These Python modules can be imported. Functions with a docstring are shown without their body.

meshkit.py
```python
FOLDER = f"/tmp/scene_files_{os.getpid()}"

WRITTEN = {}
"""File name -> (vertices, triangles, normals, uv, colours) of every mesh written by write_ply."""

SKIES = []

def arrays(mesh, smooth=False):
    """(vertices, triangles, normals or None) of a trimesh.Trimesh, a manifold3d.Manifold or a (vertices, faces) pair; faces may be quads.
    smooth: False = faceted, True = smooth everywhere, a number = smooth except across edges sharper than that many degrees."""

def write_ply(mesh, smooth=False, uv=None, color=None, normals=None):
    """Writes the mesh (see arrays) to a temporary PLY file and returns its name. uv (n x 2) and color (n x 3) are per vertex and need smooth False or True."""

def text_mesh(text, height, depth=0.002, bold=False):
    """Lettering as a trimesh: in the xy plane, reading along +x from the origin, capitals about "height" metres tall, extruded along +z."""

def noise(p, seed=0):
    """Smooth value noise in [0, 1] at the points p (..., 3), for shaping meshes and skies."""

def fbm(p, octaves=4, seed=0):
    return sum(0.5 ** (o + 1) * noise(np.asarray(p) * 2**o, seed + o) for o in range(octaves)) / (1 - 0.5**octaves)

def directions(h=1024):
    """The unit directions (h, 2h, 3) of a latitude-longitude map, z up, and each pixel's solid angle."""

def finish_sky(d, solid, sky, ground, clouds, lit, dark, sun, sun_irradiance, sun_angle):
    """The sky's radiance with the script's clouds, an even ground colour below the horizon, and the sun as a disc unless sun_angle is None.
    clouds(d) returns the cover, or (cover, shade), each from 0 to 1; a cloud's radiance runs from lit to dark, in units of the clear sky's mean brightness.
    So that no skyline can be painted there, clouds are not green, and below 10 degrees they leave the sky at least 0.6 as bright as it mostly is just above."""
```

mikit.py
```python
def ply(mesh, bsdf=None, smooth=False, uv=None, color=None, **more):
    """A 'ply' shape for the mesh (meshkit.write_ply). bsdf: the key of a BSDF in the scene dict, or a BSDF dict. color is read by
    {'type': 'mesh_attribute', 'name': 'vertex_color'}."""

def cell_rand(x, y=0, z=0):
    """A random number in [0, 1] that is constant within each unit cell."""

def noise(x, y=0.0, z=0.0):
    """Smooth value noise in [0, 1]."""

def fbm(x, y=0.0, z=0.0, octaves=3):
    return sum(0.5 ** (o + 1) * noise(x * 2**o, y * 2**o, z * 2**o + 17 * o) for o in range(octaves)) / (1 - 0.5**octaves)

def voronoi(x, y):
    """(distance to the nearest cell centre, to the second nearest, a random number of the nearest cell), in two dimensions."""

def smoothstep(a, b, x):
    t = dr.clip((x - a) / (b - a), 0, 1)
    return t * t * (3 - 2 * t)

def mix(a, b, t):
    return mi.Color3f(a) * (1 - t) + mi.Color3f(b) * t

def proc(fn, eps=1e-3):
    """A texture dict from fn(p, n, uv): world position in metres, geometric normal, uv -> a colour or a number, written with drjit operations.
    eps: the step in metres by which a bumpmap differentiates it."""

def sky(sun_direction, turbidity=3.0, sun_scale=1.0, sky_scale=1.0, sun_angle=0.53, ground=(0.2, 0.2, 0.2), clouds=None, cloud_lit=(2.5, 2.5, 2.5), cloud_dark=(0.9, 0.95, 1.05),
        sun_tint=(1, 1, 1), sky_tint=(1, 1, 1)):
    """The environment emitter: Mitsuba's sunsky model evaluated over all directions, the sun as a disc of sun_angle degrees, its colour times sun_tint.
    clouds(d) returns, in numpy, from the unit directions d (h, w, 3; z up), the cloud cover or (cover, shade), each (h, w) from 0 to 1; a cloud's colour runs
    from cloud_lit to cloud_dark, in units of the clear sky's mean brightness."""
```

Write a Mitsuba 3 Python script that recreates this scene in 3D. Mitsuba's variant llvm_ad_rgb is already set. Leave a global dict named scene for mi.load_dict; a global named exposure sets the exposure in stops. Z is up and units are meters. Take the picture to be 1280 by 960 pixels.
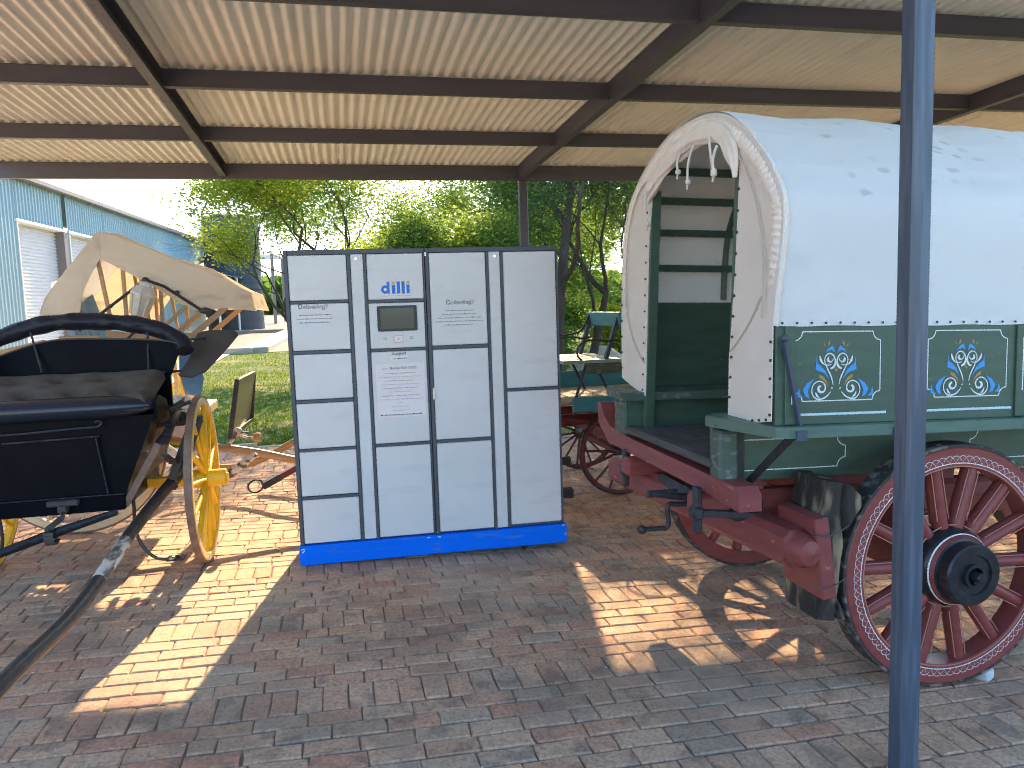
import math, random
import numpy as np, trimesh, shapely, drjit as dr, mitsuba as mi
import mikit, meshkit
from shapely.geometry import Polygon, LineString
T = mi.ScalarTransform4f
random.seed(5)
rng = np.random.default_rng(11)
scene, labels = {}, {}

# ---------------------------------------------------------------- camera, sky, sun, exposure
PITCH, ROLL, YAW, EYE = .102, -.032, .219, 1.58
FW = np.array([math.sin(YAW)*math.cos(PITCH), math.cos(YAW)*math.cos(PITCH), -math.sin(PITCH)])
RT = np.array([math.cos(YAW), -math.sin(YAW), 0.0])
UP = np.cross(RT, FW)
UP = -RT*math.sin(ROLL) + UP*math.cos(ROLL)
CAM = np.array([0, 0, EYE])
scene['camera'] = dict(type='perspective', fov=67.33, fov_axis='x', near_clip=.05, far_clip=2000.,
                       to_world=T().look_at(origin=CAM.tolist(), target=(CAM+FW).tolist(), up=UP.tolist()))
SUN_AZ, SUN_EL = math.radians(10.5), math.radians(29.5)
SUN = [math.sin(SUN_AZ)*math.cos(SUN_EL), math.cos(SUN_AZ)*math.cos(SUN_EL), math.sin(SUN_EL)]
scene['sky'] = mikit.sky(SUN, turbidity=3, sun_scale=.68, sun_tint=(1, .92, .78))
exposure = 4.15

# ---------------------------------------------------------------- helpers
def ref(k): return {'type': 'ref', 'id': k}
def rgb(c): return {'type': 'rgb', 'value': [float(x) for x in c]}
def mat(key, color, rough=.6, metallic=0., spec=.5, bump=None, bscale=1., **kw):
    d = {'type': 'principled', 'base_color': mikit.proc(color) if callable(color) else rgb(color), 'roughness': rough, 'metallic': metallic, 'specular': spec, **kw}
    if bump is not None:
        d = {'type': 'bumpmap', 'arbitrary': mikit.proc(bump), 'scale': bscale, 'bsdf': d}
    scene[key] = {'type': 'twosided', 'bsdf': d}
    return key
def leafmat(key, color, diff_trans=.9, rough=.8):
    scene[key] = {'type': 'principledthin', 'base_color': mikit.proc(color) if callable(color) else rgb(color), 'roughness': rough, 'diff_trans': diff_trans, 'spec_trans': 0., 'eta': 1.12}
    return key
def numbered(name):
    if name not in used: used.add(name); return name
    k = 1
    while f'{name}_{k:03d}' in used: k += 1
    used.add(f'{name}_{k:03d}')
    return f'{name}_{k:03d}'
used = set()
def put(name, mesh, m, parent=None, smooth=False, label=None, cat=None, group=None, kind=None, **kw):
    key = numbered((parent+'__' if parent else '')+name)
    if isinstance(mesh, MB): mesh = mesh.get()
    scene[key] = mikit.ply(mesh, m, smooth=smooth, **kw)
    tag(key, label, cat, group, kind)
    return key
def tag(key, label=None, cat=None, group=None, kind=None):
    d = {k: v for k, v in (('label', label), ('category', cat), ('group', group), ('kind', kind)) if v}
    if d: labels[key] = {**labels.get(key, {}), **d}
def thing(name, label, cat, group=None, parent=None):
    key = numbered((parent+'__' if parent else '')+name)
    tag(key, label, cat, group)
    return key

def frame(d, up=(0, 0, 1)):
    d = np.asarray(d, float); d = d/np.linalg.norm(d); up = np.asarray(up, float)
    if abs(d@up) > .98*np.linalg.norm(up): up = np.array([1., 0, 0]) if abs(d[0]) < .9 else np.array([0, 1., 0])
    s = np.cross(d, up); s /= np.linalg.norm(s)
    return d, s, np.cross(s, d)
_cb = None
def unit_chamfer():
    s = [(sx, sy, sz) for sx in (-1, 1) for sy in (-1, 1) for sz in (-1, 1)]
    sg, ax = [], []
    for c in s:
        for k in range(3): sg.append(c); ax.append(k)
    sg = np.array(sg, float); ax = np.array(ax)
    h, c = np.array([1., 1, 1]), .3
    v = sg*(h-c); v[np.arange(24), ax] += sg[np.arange(24), ax]*c
    f = trimesh.convex.convex_hull(trimesh.PointCloud(v)) if False else trimesh.Trimesh(v, process=False).convex_hull
    d = np.linalg.norm(v[None]-f.vertices[:, None], axis=2).argmin(1)
    return sg, ax, d[f.faces]
class MB:
    def __init__(s): s.v, s.f, s.n = [], [], 0
    def add(s, v, f):
        v = np.asarray(v, float); f = np.asarray(f, int)
        if f.shape[1] == 4: f = np.vstack([f[:, [0, 1, 2]], f[:, [0, 2, 3]]])
        s.v.append(v); s.f.append(f+s.n); s.n += len(v); return s
    def mesh(s, m, M=None):
        v = np.array(m.vertices)
        if M is not None: v = v@M[:3, :3].T+M[:3, 3]
        return s.add(v, np.array(m.faces))
    def obox(s, c, ax, size, ch=.003):
        """a chamfered box: centre, 3 axes (rows), full sizes"""
        global _cb
        if _cb is None: _cb = unit_chamfer()
        sg, k, f = _cb
        h = np.asarray(size, float)/2; ch = min(ch, .45*h.min())
        v = sg*(h-ch); v[np.arange(24), k] += sg[np.arange(24), k]*ch
        return s.add(np.asarray(c, float)+v@np.asarray(ax, float), f)
    def box(s, x0, x1, y0, y1, z0, z1, ch=.003):
        return s.obox(((x0+x1)/2, (y0+y1)/2, (z0+z1)/2), np.eye(3), (x1-x0, y1-y0, z1-z0), ch)
    def bar(s, p0, p1, w, h, up=(0, 0, 1), ch=.002):
        p0, p1 = np.asarray(p0, float), np.asarray(p1, float)
        d, sd, u = frame(p1-p0, up)
        return s.obox((p0+p1)/2, (d, sd, u), (np.linalg.norm(p1-p0), w, h), ch)
    def tube(s, pts, r, n=8, cap=True, flat=1., up=(0, 0, 1)):
        pts = np.asarray(pts, float); r = np.broadcast_to(np.asarray(r, float), (len(pts),)); k = len(pts)
        tan = np.gradient(pts, axis=0); tan /= np.linalg.norm(tan, axis=1, keepdims=True)+1e-12
        a = np.arange(n)*2*np.pi/n; V = []
        _, sd, u = frame(tan[0], up)
        for i in range(k):
            t = tan[i]; sd = sd-t*(sd@t); sd /= np.linalg.norm(sd); u = np.cross(sd, t)
            V.append(pts[i]+r[i]*(np.cos(a)[:, None]*sd+flat*np.sin(a)[:, None]*u))
        V = np.vstack(V); F = []
        i, j = np.meshgrid(np.arange(k-1), np.arange(n), indexing='ij'); i, j = i.ravel(), j.ravel(); j2 = (j+1) % n
        F = np.stack([i*n+j, i*n+j2, (i+1)*n+j2, (i+1)*n+j], 1)
        s.add(V, F)
        if cap:
            for e, c in ((0, pts[0]), (k-1, pts[-1])):
                q = np.vstack([V[e*n:(e+1)*n], c]); jj = np.arange(n)
                s.add(q, np.stack([jj, (jj+1) % n, np.full(n, n)], 1))
        return s
    def lathe(s, prof, o, axis, n=24):
        """prof: (radius, distance along axis); axis direction; origin o"""
        d, u, w = frame(axis); prof = np.asarray(prof, float); a = np.arange(n)*2*np.pi/n; k = len(prof)
        V = np.asarray(o)+prof[:, None, 1:2]*d+prof[:, None, :1]*(np.cos(a)[None, :, None]*u+np.sin(a)[None, :, None]*w)
        i, j = np.meshgrid(np.arange(k-1), np.arange(n), indexing='ij'); i, j = i.ravel(), j.ravel(); j2 = (j+1) % n
        return s.add(V.reshape(-1, 3), np.stack([i*n+j, i*n+j2, (i+1)*n+j2, (i+1)*n+j], 1))
    def prism(s, poly, depth, o, ax):
        """2-D polygon extruded by depth; ax rows: x, y, extrusion direction"""
        if not isinstance(poly, shapely.Geometry): poly = Polygon(poly)
        for g in getattr(poly, 'geoms', [poly]):
            if g.is_empty or g.area < 1e-9: continue
            m = trimesh.creation.extrude_polygon(g, depth, engine='earcut')
            s.add(np.asarray(o)+m.vertices@np.asarray(ax, float), m.faces)
        return s
    def ball(s, c, r, sub=1, sc=(1, 1, 1)):
        m = trimesh.creation.icosphere(subdivisions=sub, radius=1.)
        return s.add(np.asarray(c)+m.vertices*r*np.asarray(sc), m.faces)
    def get(s): return trimesh.Trimesh(np.vstack(s.v), np.vstack(s.f), process=False)
    def map(s, fn): s.v = [fn(v) for v in s.v]; return s
def spline(p, n=24):
    from scipy.interpolate import CubicSpline
    p = np.asarray(p, float); t = np.r_[0, np.cumsum(np.linalg.norm(np.diff(p, axis=0), axis=1))]
    return CubicSpline(t, p)(np.linspace(0, t[-1], n))
def sm(a, b, x):
    t = np.clip((x-a)/(b-a), 0, 1); return t*t*(3-2*t)

# ---------------------------------------------------------------- materials
N, FB, MIX, SS = mikit.noise, mikit.fbm, mikit.mix, mikit.smoothstep
def brick_col(p, n, uv):
    a, b = uv.x, uv.y
    c = MIX((.49, .285, .185), (.52, .345, .235), a)
    c = MIX(c, (.43, .215, .145), SS(.72, .92, b)*.7)
    c = MIX(c, (.40, .295, .215), SS(.78, .95, 1-b)*.8)
    st = FB(p.x*9+a*40, p.y*9, a*9, octaves=3)
    c = MIX(c, (.11, .095, .09), SS(.53, .70, st)*.45)
    g = FB(p.x*95, p.y*95, 3., octaves=3)
    c = c*(.66+.68*g)
    d = FB(p.x*1.4, p.y*1.4, 5., octaves=3)
    c = MIX(c, (.42, .35, .27), SS(.46, .72, d)*.40)
    k = FB(p.x*3.1, p.y*3.1, 9., octaves=4)
    c = MIX(c, (.21, .155, .12), SS(.52, .68, k)*.38)
    return c*SS(-.4, .38, g)
def brick_bump(p, n, uv): return FB(p.x*70, p.y*70, p.z*40, octaves=3)
mat('m_brick', brick_col, .8, bump=brick_bump, bscale=.0028, spec=.3)
mat('m_paved', lambda p, n, uv: MIX((.27, .20, .155), (.36, .28, .215), FB(p.x*1.1, p.y*1.1, 1., octaves=4)), .95)
mat('m_sand', lambda p, n, uv: MIX((.12, .095, .075), (.26, .215, .165), FB(p.x*30, p.y*30, 1., octaves=3)), .95, spec=.2)
mat('m_steel', lambda p, n, uv: MIX((.056, .056, .078), (.076, .075, .10), FB(p.x*3, p.y*3, p.z*14)), .42)
mat('m_post', lambda p, n, uv: MIX((.060, .080, .115), (.105, .130, .175), SS(.35, .8, FB(p.x*60, p.y*60, p.z*3., octaves=3))), .36)
mat('m_roof', lambda p, n, uv: MIX((.71, .76, .71), (.78, .82, .78), FB(p.x*2, p.y*.8, 2., octaves=3))*(1-.10*SS(.62, .8, FB(p.x*14, p.y*.9, 7., octaves=2))), .55)
mat('m_white', lambda p, n, uv: MIX((.61, .615, .63), (.67, .675, .69), FB(p.x*3, p.y*3, p.z*3))*(1-.05*SS(.60, .72, FB(p.x*5, p.y*5, p.z*14, octaves=4))), .30, bump=lambda p, n, uv: FB(p.x*2.2, p.y*2.2, p.z*2.2, octaves=2), bscale=.010)
mat('m_lframe', lambda p, n, uv: MIX((.055, .066, .085), (.075, .086, .105), FB(p.x*40, p.y*40, p.z*40)), .45)
mat('m_blue', lambda p, n, uv: MIX(MIX((.002, .145, .84), (.004, .17, .90), FB(p.x*2, p.y*2, p.z*60)), (.16, .22, .36), SS(.64, .76, FB(p.x*11, p.y*11, p.z*30, octaves=4))*.3), .5, spec=.06)
mat('m_screen', (.055, .062, .058), .12)
mat('m_black', (.014, .014, .017), .4)
mat('m_ink', (.035, .035, .045), .7)
mat('m_greyink', (.15, .15, .18), .7)
mat('m_paper', (.78, .73, .74), .75)
mat('m_lilac', (.40, .36, .60), .75)
mat('m_orange', (.75, .36, .10), .6)
mat('m_logoblue', (.03, .17, .70), .5)
mat('m_chrome', (.75, .75, .74), .25, metallic=.9)
def woodgrain(c0, c1, k=1.):
    return lambda p, n, uv: MIX(c0, c1, FB(p.x*5*k, p.y*5*k, p.z*45*k, octaves=3))
def paint(c, chip=(.10, .09, .08), amt=.75):
    lo, hi = [x*.80 for x in c], [x*1.18 for x in c]
    def f(p, n, uv):
        base = MIX(lo, hi, FB(p.x*6, p.y*6, p.z*30, octaves=3))
        return MIX(base, chip, SS(amt, amt+.06, FB(p.x*24, p.y*24, p.z*34, octaves=3))*.8)
    return f
mat('m_green', paint((.056, .100, .070), (.13, .15, .12), .80), .42)

mat('m_green_grey', paint((.072, .100, .078), (.17, .17, .15), .60), .65)
mat('m_rail', paint((.085, .15, .12), (.07, .10, .07), .74), .45)
mat('m_red', paint((.235, .060, .056), (.34, .17, .15), .74), .45, spec=.35)
mat('m_wheelred', paint((.225, .054, .050), (.36, .17, .14), .80), .38, spec=.35)
mat('m_salmon', (.46, .21, .14), .5)
mat('m_iron', lambda p, n, uv: MIX((.014, .015, .02), (.045, .045, .05), FB(p.x*40, p.y*40, p.z*40)), .45)
mat('m_ironblue', (.055, .07, .11), .45)
mat('m_tyre', lambda p, n, uv: MIX((.035, .032, .03), (.16, .145, .125), SS(.5, .75, FB(p.x*35, p.y*35, p.z*35, octaves=3))), .7)
mat('m_hub', lambda p, n, uv: MIX((.008, .010, .014), (.03, .032, .036), FB(p.x*30, p.y*30, p.z*30)), .3)
mat('m_line', (.74, .74, .72), .6)
mat('m_paleblue', (.48, .64, .68), .6)
mat('m_seatblue', lambda p, n, uv: MIX((.15, .29, .31), (.28, .40, .41), FB(p.x*5, p.y*30, 1., octaves=3)), .5)
mat('m_sblue', (.06, .30, .66), .6)
mat('m_sgold', (.36, .24, .08), .6)
mat('m_swhite', (.66, .70, .72), .6)
mat('m_deck', lambda p, n, uv: MIX((.035, .034, .038), (.11, .10, .098), FB(p.x*40, p.y*5, p.z*30, octaves=3)), .8)
mat('m_log', lambda p, n, uv: MIX((.048, .042, .038), (.31, .235, .155), SS(.46, .72, FB(p.x*26, p.y*26, p.z*4., octaves=4))), .85, spec=.12,
    bump=lambda p, n, uv: FB(p.x*40, p.y*40, p.z*5, octaves=3), bscale=.012)
mat('m_yellow', lambda p, n, uv: MIX((.80, .46, .012), (.88, .54, .025), FB(p.x*20, p.y*20, p.z*20)), .38)
mat('m_cream', lambda p, n, uv: MIX((.60, .47, .28), (.70, .58, .38), FB(p.x*20, p.y*20, p.z*20)), .5)
mat('m_browntyre', lambda p, n, uv: MIX((.12, .075, .06), (.28, .18, .13), FB(p.x*20, p.y*20, p.z*20)), .7)
mat('m_navy', lambda p, n, uv: MIX((.0025, .003, .005), (.006, .007, .012), FB(p.x*9, p.y*9, p.z*9, octaves=4)), .32, spec=.04)
mat('m_leather', lambda p, n, uv: MIX((.010, .011, .018), (.020, .022, .032), FB(p.x*30, p.y*30, p.z*30)), .40, spec=.25, bump=lambda p, n, uv: FB(p.x*25, p.y*25, p.z*25, octaves=2), bscale=.012)
mat('m_blueleather', (.010, .017, .030), .28)
mat('m_cushion', lambda p, n, uv: MIX((.050, .041, .034), (.105, .088, .072), FB(p.x*14, p.y*14, p.z*14, octaves=4)), .85)
mat('m_tufted', lambda p, n, uv: MIX((.07, .19, .36), (.10, .24, .43), FB(p.x*20, p.y*20, p.z*20)), .5)
mat('m_wood', woodgrain((.33, .19, .085), (.50, .32, .16)), .5)
mat('m_fender', lambda p, n, uv: MIX((.050, .045, .042), (.085, .078, .072), FB(p.x*9, p.y*9, p.z*9, octaves=3)), .7)
mat('m_worn', lambda p, n, uv: MIX((.10, .09, .08), (.62, .58, .52), SS(.35, .6, FB(p.x*30, p.y*12, p.z*30, octaves=3))), .5)
mat('m_lamp', lambda p, n, uv: MIX((.44, .40, .34), (.60, .56, .50), FB(p.x*30, p.y*30, p.z*30)), .3)
mat('m_teal', lambda p, n, uv: MIX((.03, .20, .27), (.055, .27, .34), FB(p.x*9, p.y*9, p.z*30)), .45)
mat('m_maroon', paint((.13, .028, .034), (.20, .11, .10), .72), .45)
mat('m_plank', woodgrain((.34, .25, .16), (.52, .42, .30)), .7)
mat('m_concrete', lambda p, n, uv: MIX((.36, .33, .29), (.50, .47, .42), FB(p.x*4, p.y*4, p.z*4, octaves=4)), .9)
mat('m_stone', lambda p, n, uv: MIX((.42, .43, .44), (.56, .57, .58), FB(p.x*40, p.y*40, p.z*40, octaves=3)), .8)
def canvas_col(p, n, uv):
    c = MIX((.84, .835, .82), (.89, .885, .87), FB(p.x*5, p.y*5, p.z*5, octaves=3))
    q = FB(p.x*16, p.y*16, p.z*16, octaves=3)-.5
    f1, f2, w = mikit.voronoi(p.x*9.5+.5*q, (p.z*15+p.y*5)+.5*q+p.x*3)
    spot = SS(.30, .12, f1)*SS(.34, .42, w)*SS(1.92, 2.0, p.z+.30*(FB(p.x*1.6, p.y*1.6, 8.)-.5))*SS(.34, .44, FB(p.x*2.3, p.z*2.3, 4.))*SS(1.9, 1.95, p.x)*SS(3.45, 3.35, p.y)
    streak = SS(.56, .72, FB(p.x*1.2, p.y*3, p.z*3+2, octaves=4))
    c = MIX(c, (.72, .71, .69), streak*.4)
    return MIX(c, (.56, .55, .535), spot*.6)
scene['m_canvas'] = {'type': 'principledthin', 'base_color': mikit.proc(canvas_col), 'roughness': .8, 'diff_trans': .35, 'spec_trans': 0., 'eta': 1.3}
scene['m_flap'] = {'type': 'principledthin', 'base_color': mikit.proc(lambda p, n, uv: MIX((.80, .73, .655), (.87, .80, .735), FB(p.x*8, p.y*8, p.z*8, octaves=3))), 'roughness': .8, 'diff_trans': .35, 'spec_trans': 0., 'eta': 1.3}
scene['m_hood'] = {'type': 'principledthin', 'base_color': mikit.proc(lambda p, n, uv: MIX((.77, .70, .585), (.84, .775, .67), FB(p.x*7, p.y*7, p.z*7, octaves=4))*(1-.25*SS(.6, .75, FB(p.x*3, p.y*5, p.z*9, octaves=3)))), 'roughness': .8, 'diff_trans': .95, 'spec_trans': 0., 'eta': 1.3}
mat('m_hem', lambda p, n, uv: MIX((.76, .685, .605), (.84, .765, .685), FB(p.x*12, p.y*12, p.z*12, octaves=3)), .85, spec=.2)
mat('m_seam', (.50, .43, .36), .9)
mat('m_dash_reflection', (.17, .17, .10), .35)  # olive tone: reflected grass painted into the dark leather
mat('m_rope', (.72, .66, .60), .8)
mat('m_shed', lambda p, n, uv: MIX((.245, .365, .42), (.30, .425, .475), FB(p.x*2, p.y*2, p.z*.4, octaves=3)), .5)
mat('m_shedtrim', (.62, .64, .62), .5)
mat('m_gutter', (.16, .14, .14), .5)
mat('m_door', (.52, .53, .56), .45)
mat('m_tank', lambda p, n, uv: MIX((.022, .032, .048), (.036, .048, .066), FB(p.x*2, p.y*2, p.z*2, octaves=3)), .5)
mat('m_grass_soil', lambda p, n, uv: MIX((.05, .10, .012), (.17, .17, .05), SS(.45, .70, FB(p.x*1.7, p.y*1.7, 1., octaves=4))), .95)
mat('m_yard', lambda p, n, uv: MIX((.52, .42, .32), (.62, .51, .39), FB(p.x*1.1, p.y*1.1, 1., octaves=4)), .95)  # kept paler than the yard itself, to bounce more light under the roof
mat('m_bounce_ground', lambda p, n, uv: MIX((.13, .115, .10), (.19, .17, .15), FB(p.x*1.1, p.y*1.1, 1., octaves=4)), .95)  # tone set to limit light bounced from unseen ground
mat('m_bark', lambda p, n, uv: MIX((.030, .024, .019), (.095, .078, .062), FB(p.x*20, p.y*20, p.z*5, octaves=3)), .9)
mat('m_bank', lambda p, n, uv: MIX((.36, .28, .20), (.50, .41, .31), FB(p.x*2, p.y*2, p.z*2, octaves=4)), .95)
def leafc(a, b): return lambda p, n, uv: MIX(a, b, uv.x)
leafmat('m_grass', leafc((.045, .135, .004), (.15, .235, .012)), .9)
leafmat('m_leaf_light', leafc((.19, .29, .035), (.38, .44, .06)), 1.15)
leafmat('m_leaf_mid', leafc((.12, .22, .05), (.25, .345, .075)), 1.1)
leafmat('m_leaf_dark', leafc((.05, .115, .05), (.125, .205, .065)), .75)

# ---------------------------------------------------------------- ground
G = .035
def terr(x, y): return -G*np.clip(x+.3, -5, 5)*(1-sm(10, 25, y))+.0215*(np.clip(y, 10, 75)-10)
def gz(x): return -G*np.clip(x+.3, -5, 5)
def sheet(xs, ys, dz=0., fn=None):
    X, Y = np.meshgrid(xs, ys, indexing='ij'); Z = terr(X, Y)+dz
    if fn is not None: Z = Z+fn(X, Y)
    a, b = len(xs), len(ys); i, j = np.meshgrid(np.arange(a-1), np.arange(b-1), indexing='ij'); i, j = i.ravel(), j.ravel()
    return MB().add(np.stack([X, Y, Z], -1).reshape(-1, 3), np.stack([i*b+j, (i+1)*b+j, (i+1)*b+j+1, i*b+j+1], 1))
far = [-900, -300, -120, -60, -40, -30, -25]
put('ground', sheet(np.r_[far, np.linspace(-20, 20, 41), [25, 30, 40, 60, 120, 300, 900]], np.r_[[-900, -300, -100, -40, -20, -10, 0, 5, 9], np.linspace(9.5, 25, 32), np.linspace(27, 80, 28), [100, 150, 300, 900]], -.035),
    'm_grass_soil', smooth=True, kind='structure', label='short green lawn ground with bare patches behind the paving')
PY0, PY1, PX0, PX1 = -1.5, 9.28, -7.0, 8.5
paving = put('brick_paving', sheet(np.linspace(PX0, PX1, 32), np.linspace(PY0, PY1, 12), -.0085), 'm_sand', smooth=True, kind='structure', label='brown brick paving in rows under the carport roof')
# bricks: stretcher rows with a header row after every fifth
def brick_mesh(cx, cy, lx, ly, rot):
    n = len(cx)
    r8 = np.array([(-1, -1), (0, -1), (1, -1), (1, 0), (1, 1), (0, 1), (-1, 1), (-1, 0)], float)
    o = r8[None]*np.stack([lx, ly], -1)[:, None]/2+rng.normal(0, .0020, (n, 8, 2))
    ins = .0045+rng.random((n, 1, 1))*.003
    t = o-np.sign(r8)[None]*ins+rng.normal(0, .0007, (n, 8, 2))
    dz = rng.normal(0, .0011, n); tilt = rng.normal(0, .007, (n, 2))
    c, s = np.cos(rot)[:, None], np.sin(rot)[:, None]
    def place(q, z):
        x = cx[:, None]+q[..., 0]*c-q[..., 1]*s; y = cy[:, None]+q[..., 0]*s+q[..., 1]*c
        zz = gz(x)+z+dz[:, None]+q[..., 0]*tilt[:, :1]+q[..., 1]*tilt[:, 1:]
        return np.stack([x, y, zz], -1)
    V = np.concatenate([place(o, -.03), place(o, -.0045-.002*rng.random((n, 8))), place(t, 0)], 1)
    j = np.arange(8); j2 = (j+1) % 8; F = []
    for a in (0, 8): F += [np.stack([a+j, a+j2, a+8+j2], 1), np.stack([a+j, a+8+j2, a+8+j], 1)]
    F.append(np.array([(16, 17, 23), (17, 18, 19), (17, 19, 23), (19, 20, 21), (19, 21, 23), (21, 22, 23)]))
    return V, np.vstack(F)
rows = []; y = PY0; k = 3; tilt_row = .012
BX, BY, BL, BR = [], [], [], []
while y < PY1-.06:
    header = k % 7 == 0
    h = .2 if header else .098
    L = .0985 if header else .2
    x = PX0+rng.random()*.2
    while x < PX1-.2:
        l = L*(1+rng.normal(0, .012))
        if not header and rng.random() < .05: l *= .5
        yy = y+h/2+.012*math.sin(x*.9+y*2)+.010*math.sin(x*.31+1)+tilt_row*x*.5
        if PY0 < yy-h/2 and yy+h/2 < PY1+.02:
            BX.append(x+l/2); BY.append(yy); BL.append((l, h-.0015)); BR.append(rng.normal(0, .006)+tilt_row*.5)
        x += l+.0045+abs(rng.normal(0, .0012))
    y += h+.0050; k += 1
BX, BY, BL, BR = map(np.array, (BX, BY, BL, BR))
BV, BF = brick_mesh(BX, BY, BL[:, 0], BL[:, 1], BR)
buv = np.repeat(rng.random((len(BX), 1, 2)), 24, 1)
d = np.stack([BX, BY, gz(BX)], -1)-CAM
zc = d@FW; sx = (d@RT)/zc; sy = (d@UP)/zc
inview = (zc > .5) & (abs(sx) < .69) & (abs(sy) < .52)
blocked = (BX > 1.72) & (BX < 1.9) & (BY < 2.3)
score = np.where(inview & ~blocked, zc, 1e9)
near = np.argsort(score)[:300]
rest = np.setdiff1d(np.arange(len(BX)), near)
near = near[np.argsort(BY[near]*10+BX[near]*.01)]
for i in near: put('brick', (BV[i], BF), 'm_brick', paving, uv=buv[i])
n = len(rest)
put('bricks', (BV[rest].reshape(-1, 3), (BF[None]+24*np.arange(n)[:, None, None]).reshape(-1, 3)), 'm_brick', paving, uv=buv[rest].reshape(-1, 2), kind='stuff', label='remaining bricks of the paving')
nl = 170; lx, ly = rng.uniform(-2.5, 3.2, nl), rng.uniform(2.2, 8.5, nl); la = rng.random(nl)*6.28; ls = rng.uniform(.004, .011, nl)
q = np.array([(-1, 0), (0, .45), (1, 0), (0, -.45)]); ca, sa = np.cos(la)[:, None], np.sin(la)[:, None]
qx = q[None, :, 0]*ls[:, None]; qy = q[None, :, 1]*ls[:, None]
lv = np.stack([lx[:, None]+qx*ca-qy*sa, ly[:, None]+qx*sa+qy*ca, gz(lx)[:, None]+.0055+rng.uniform(0, .004, (nl, 4))], -1)
put('leaf_litter', (lv.reshape(-1, 3), (np.array([(0, 1, 2), (0, 2, 3)])[None]+4*np.arange(nl)[:, None, None]).reshape(-1, 3)), 'm_stone', kind='stuff', label='tiny pale chips and leaf bits scattered on the paving')
e = MB()
for i in range(13): e.box(-7+i*1.2, -7+i*1.2+1.194, 9.31, 9.40, -.08-G*(-6.7+i*1.2+.3)*1., .012-G*(-6.7+i*1.2+.3)*1., .006)
put('edging', e, 'm_concrete', kind='structure', label='low concrete edging between paving and lawn')
put('dirt_yard', sheet(np.linspace(-16, -1.6, 24), np.linspace(26, 70, 40), -.02, lambda X, Y: .03*sm(0, 1, (Y-26-(X+2.7)*.0))), 'm_paved', smooth=True, kind='structure', label='bare tan yard in front of the blue shed')
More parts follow.
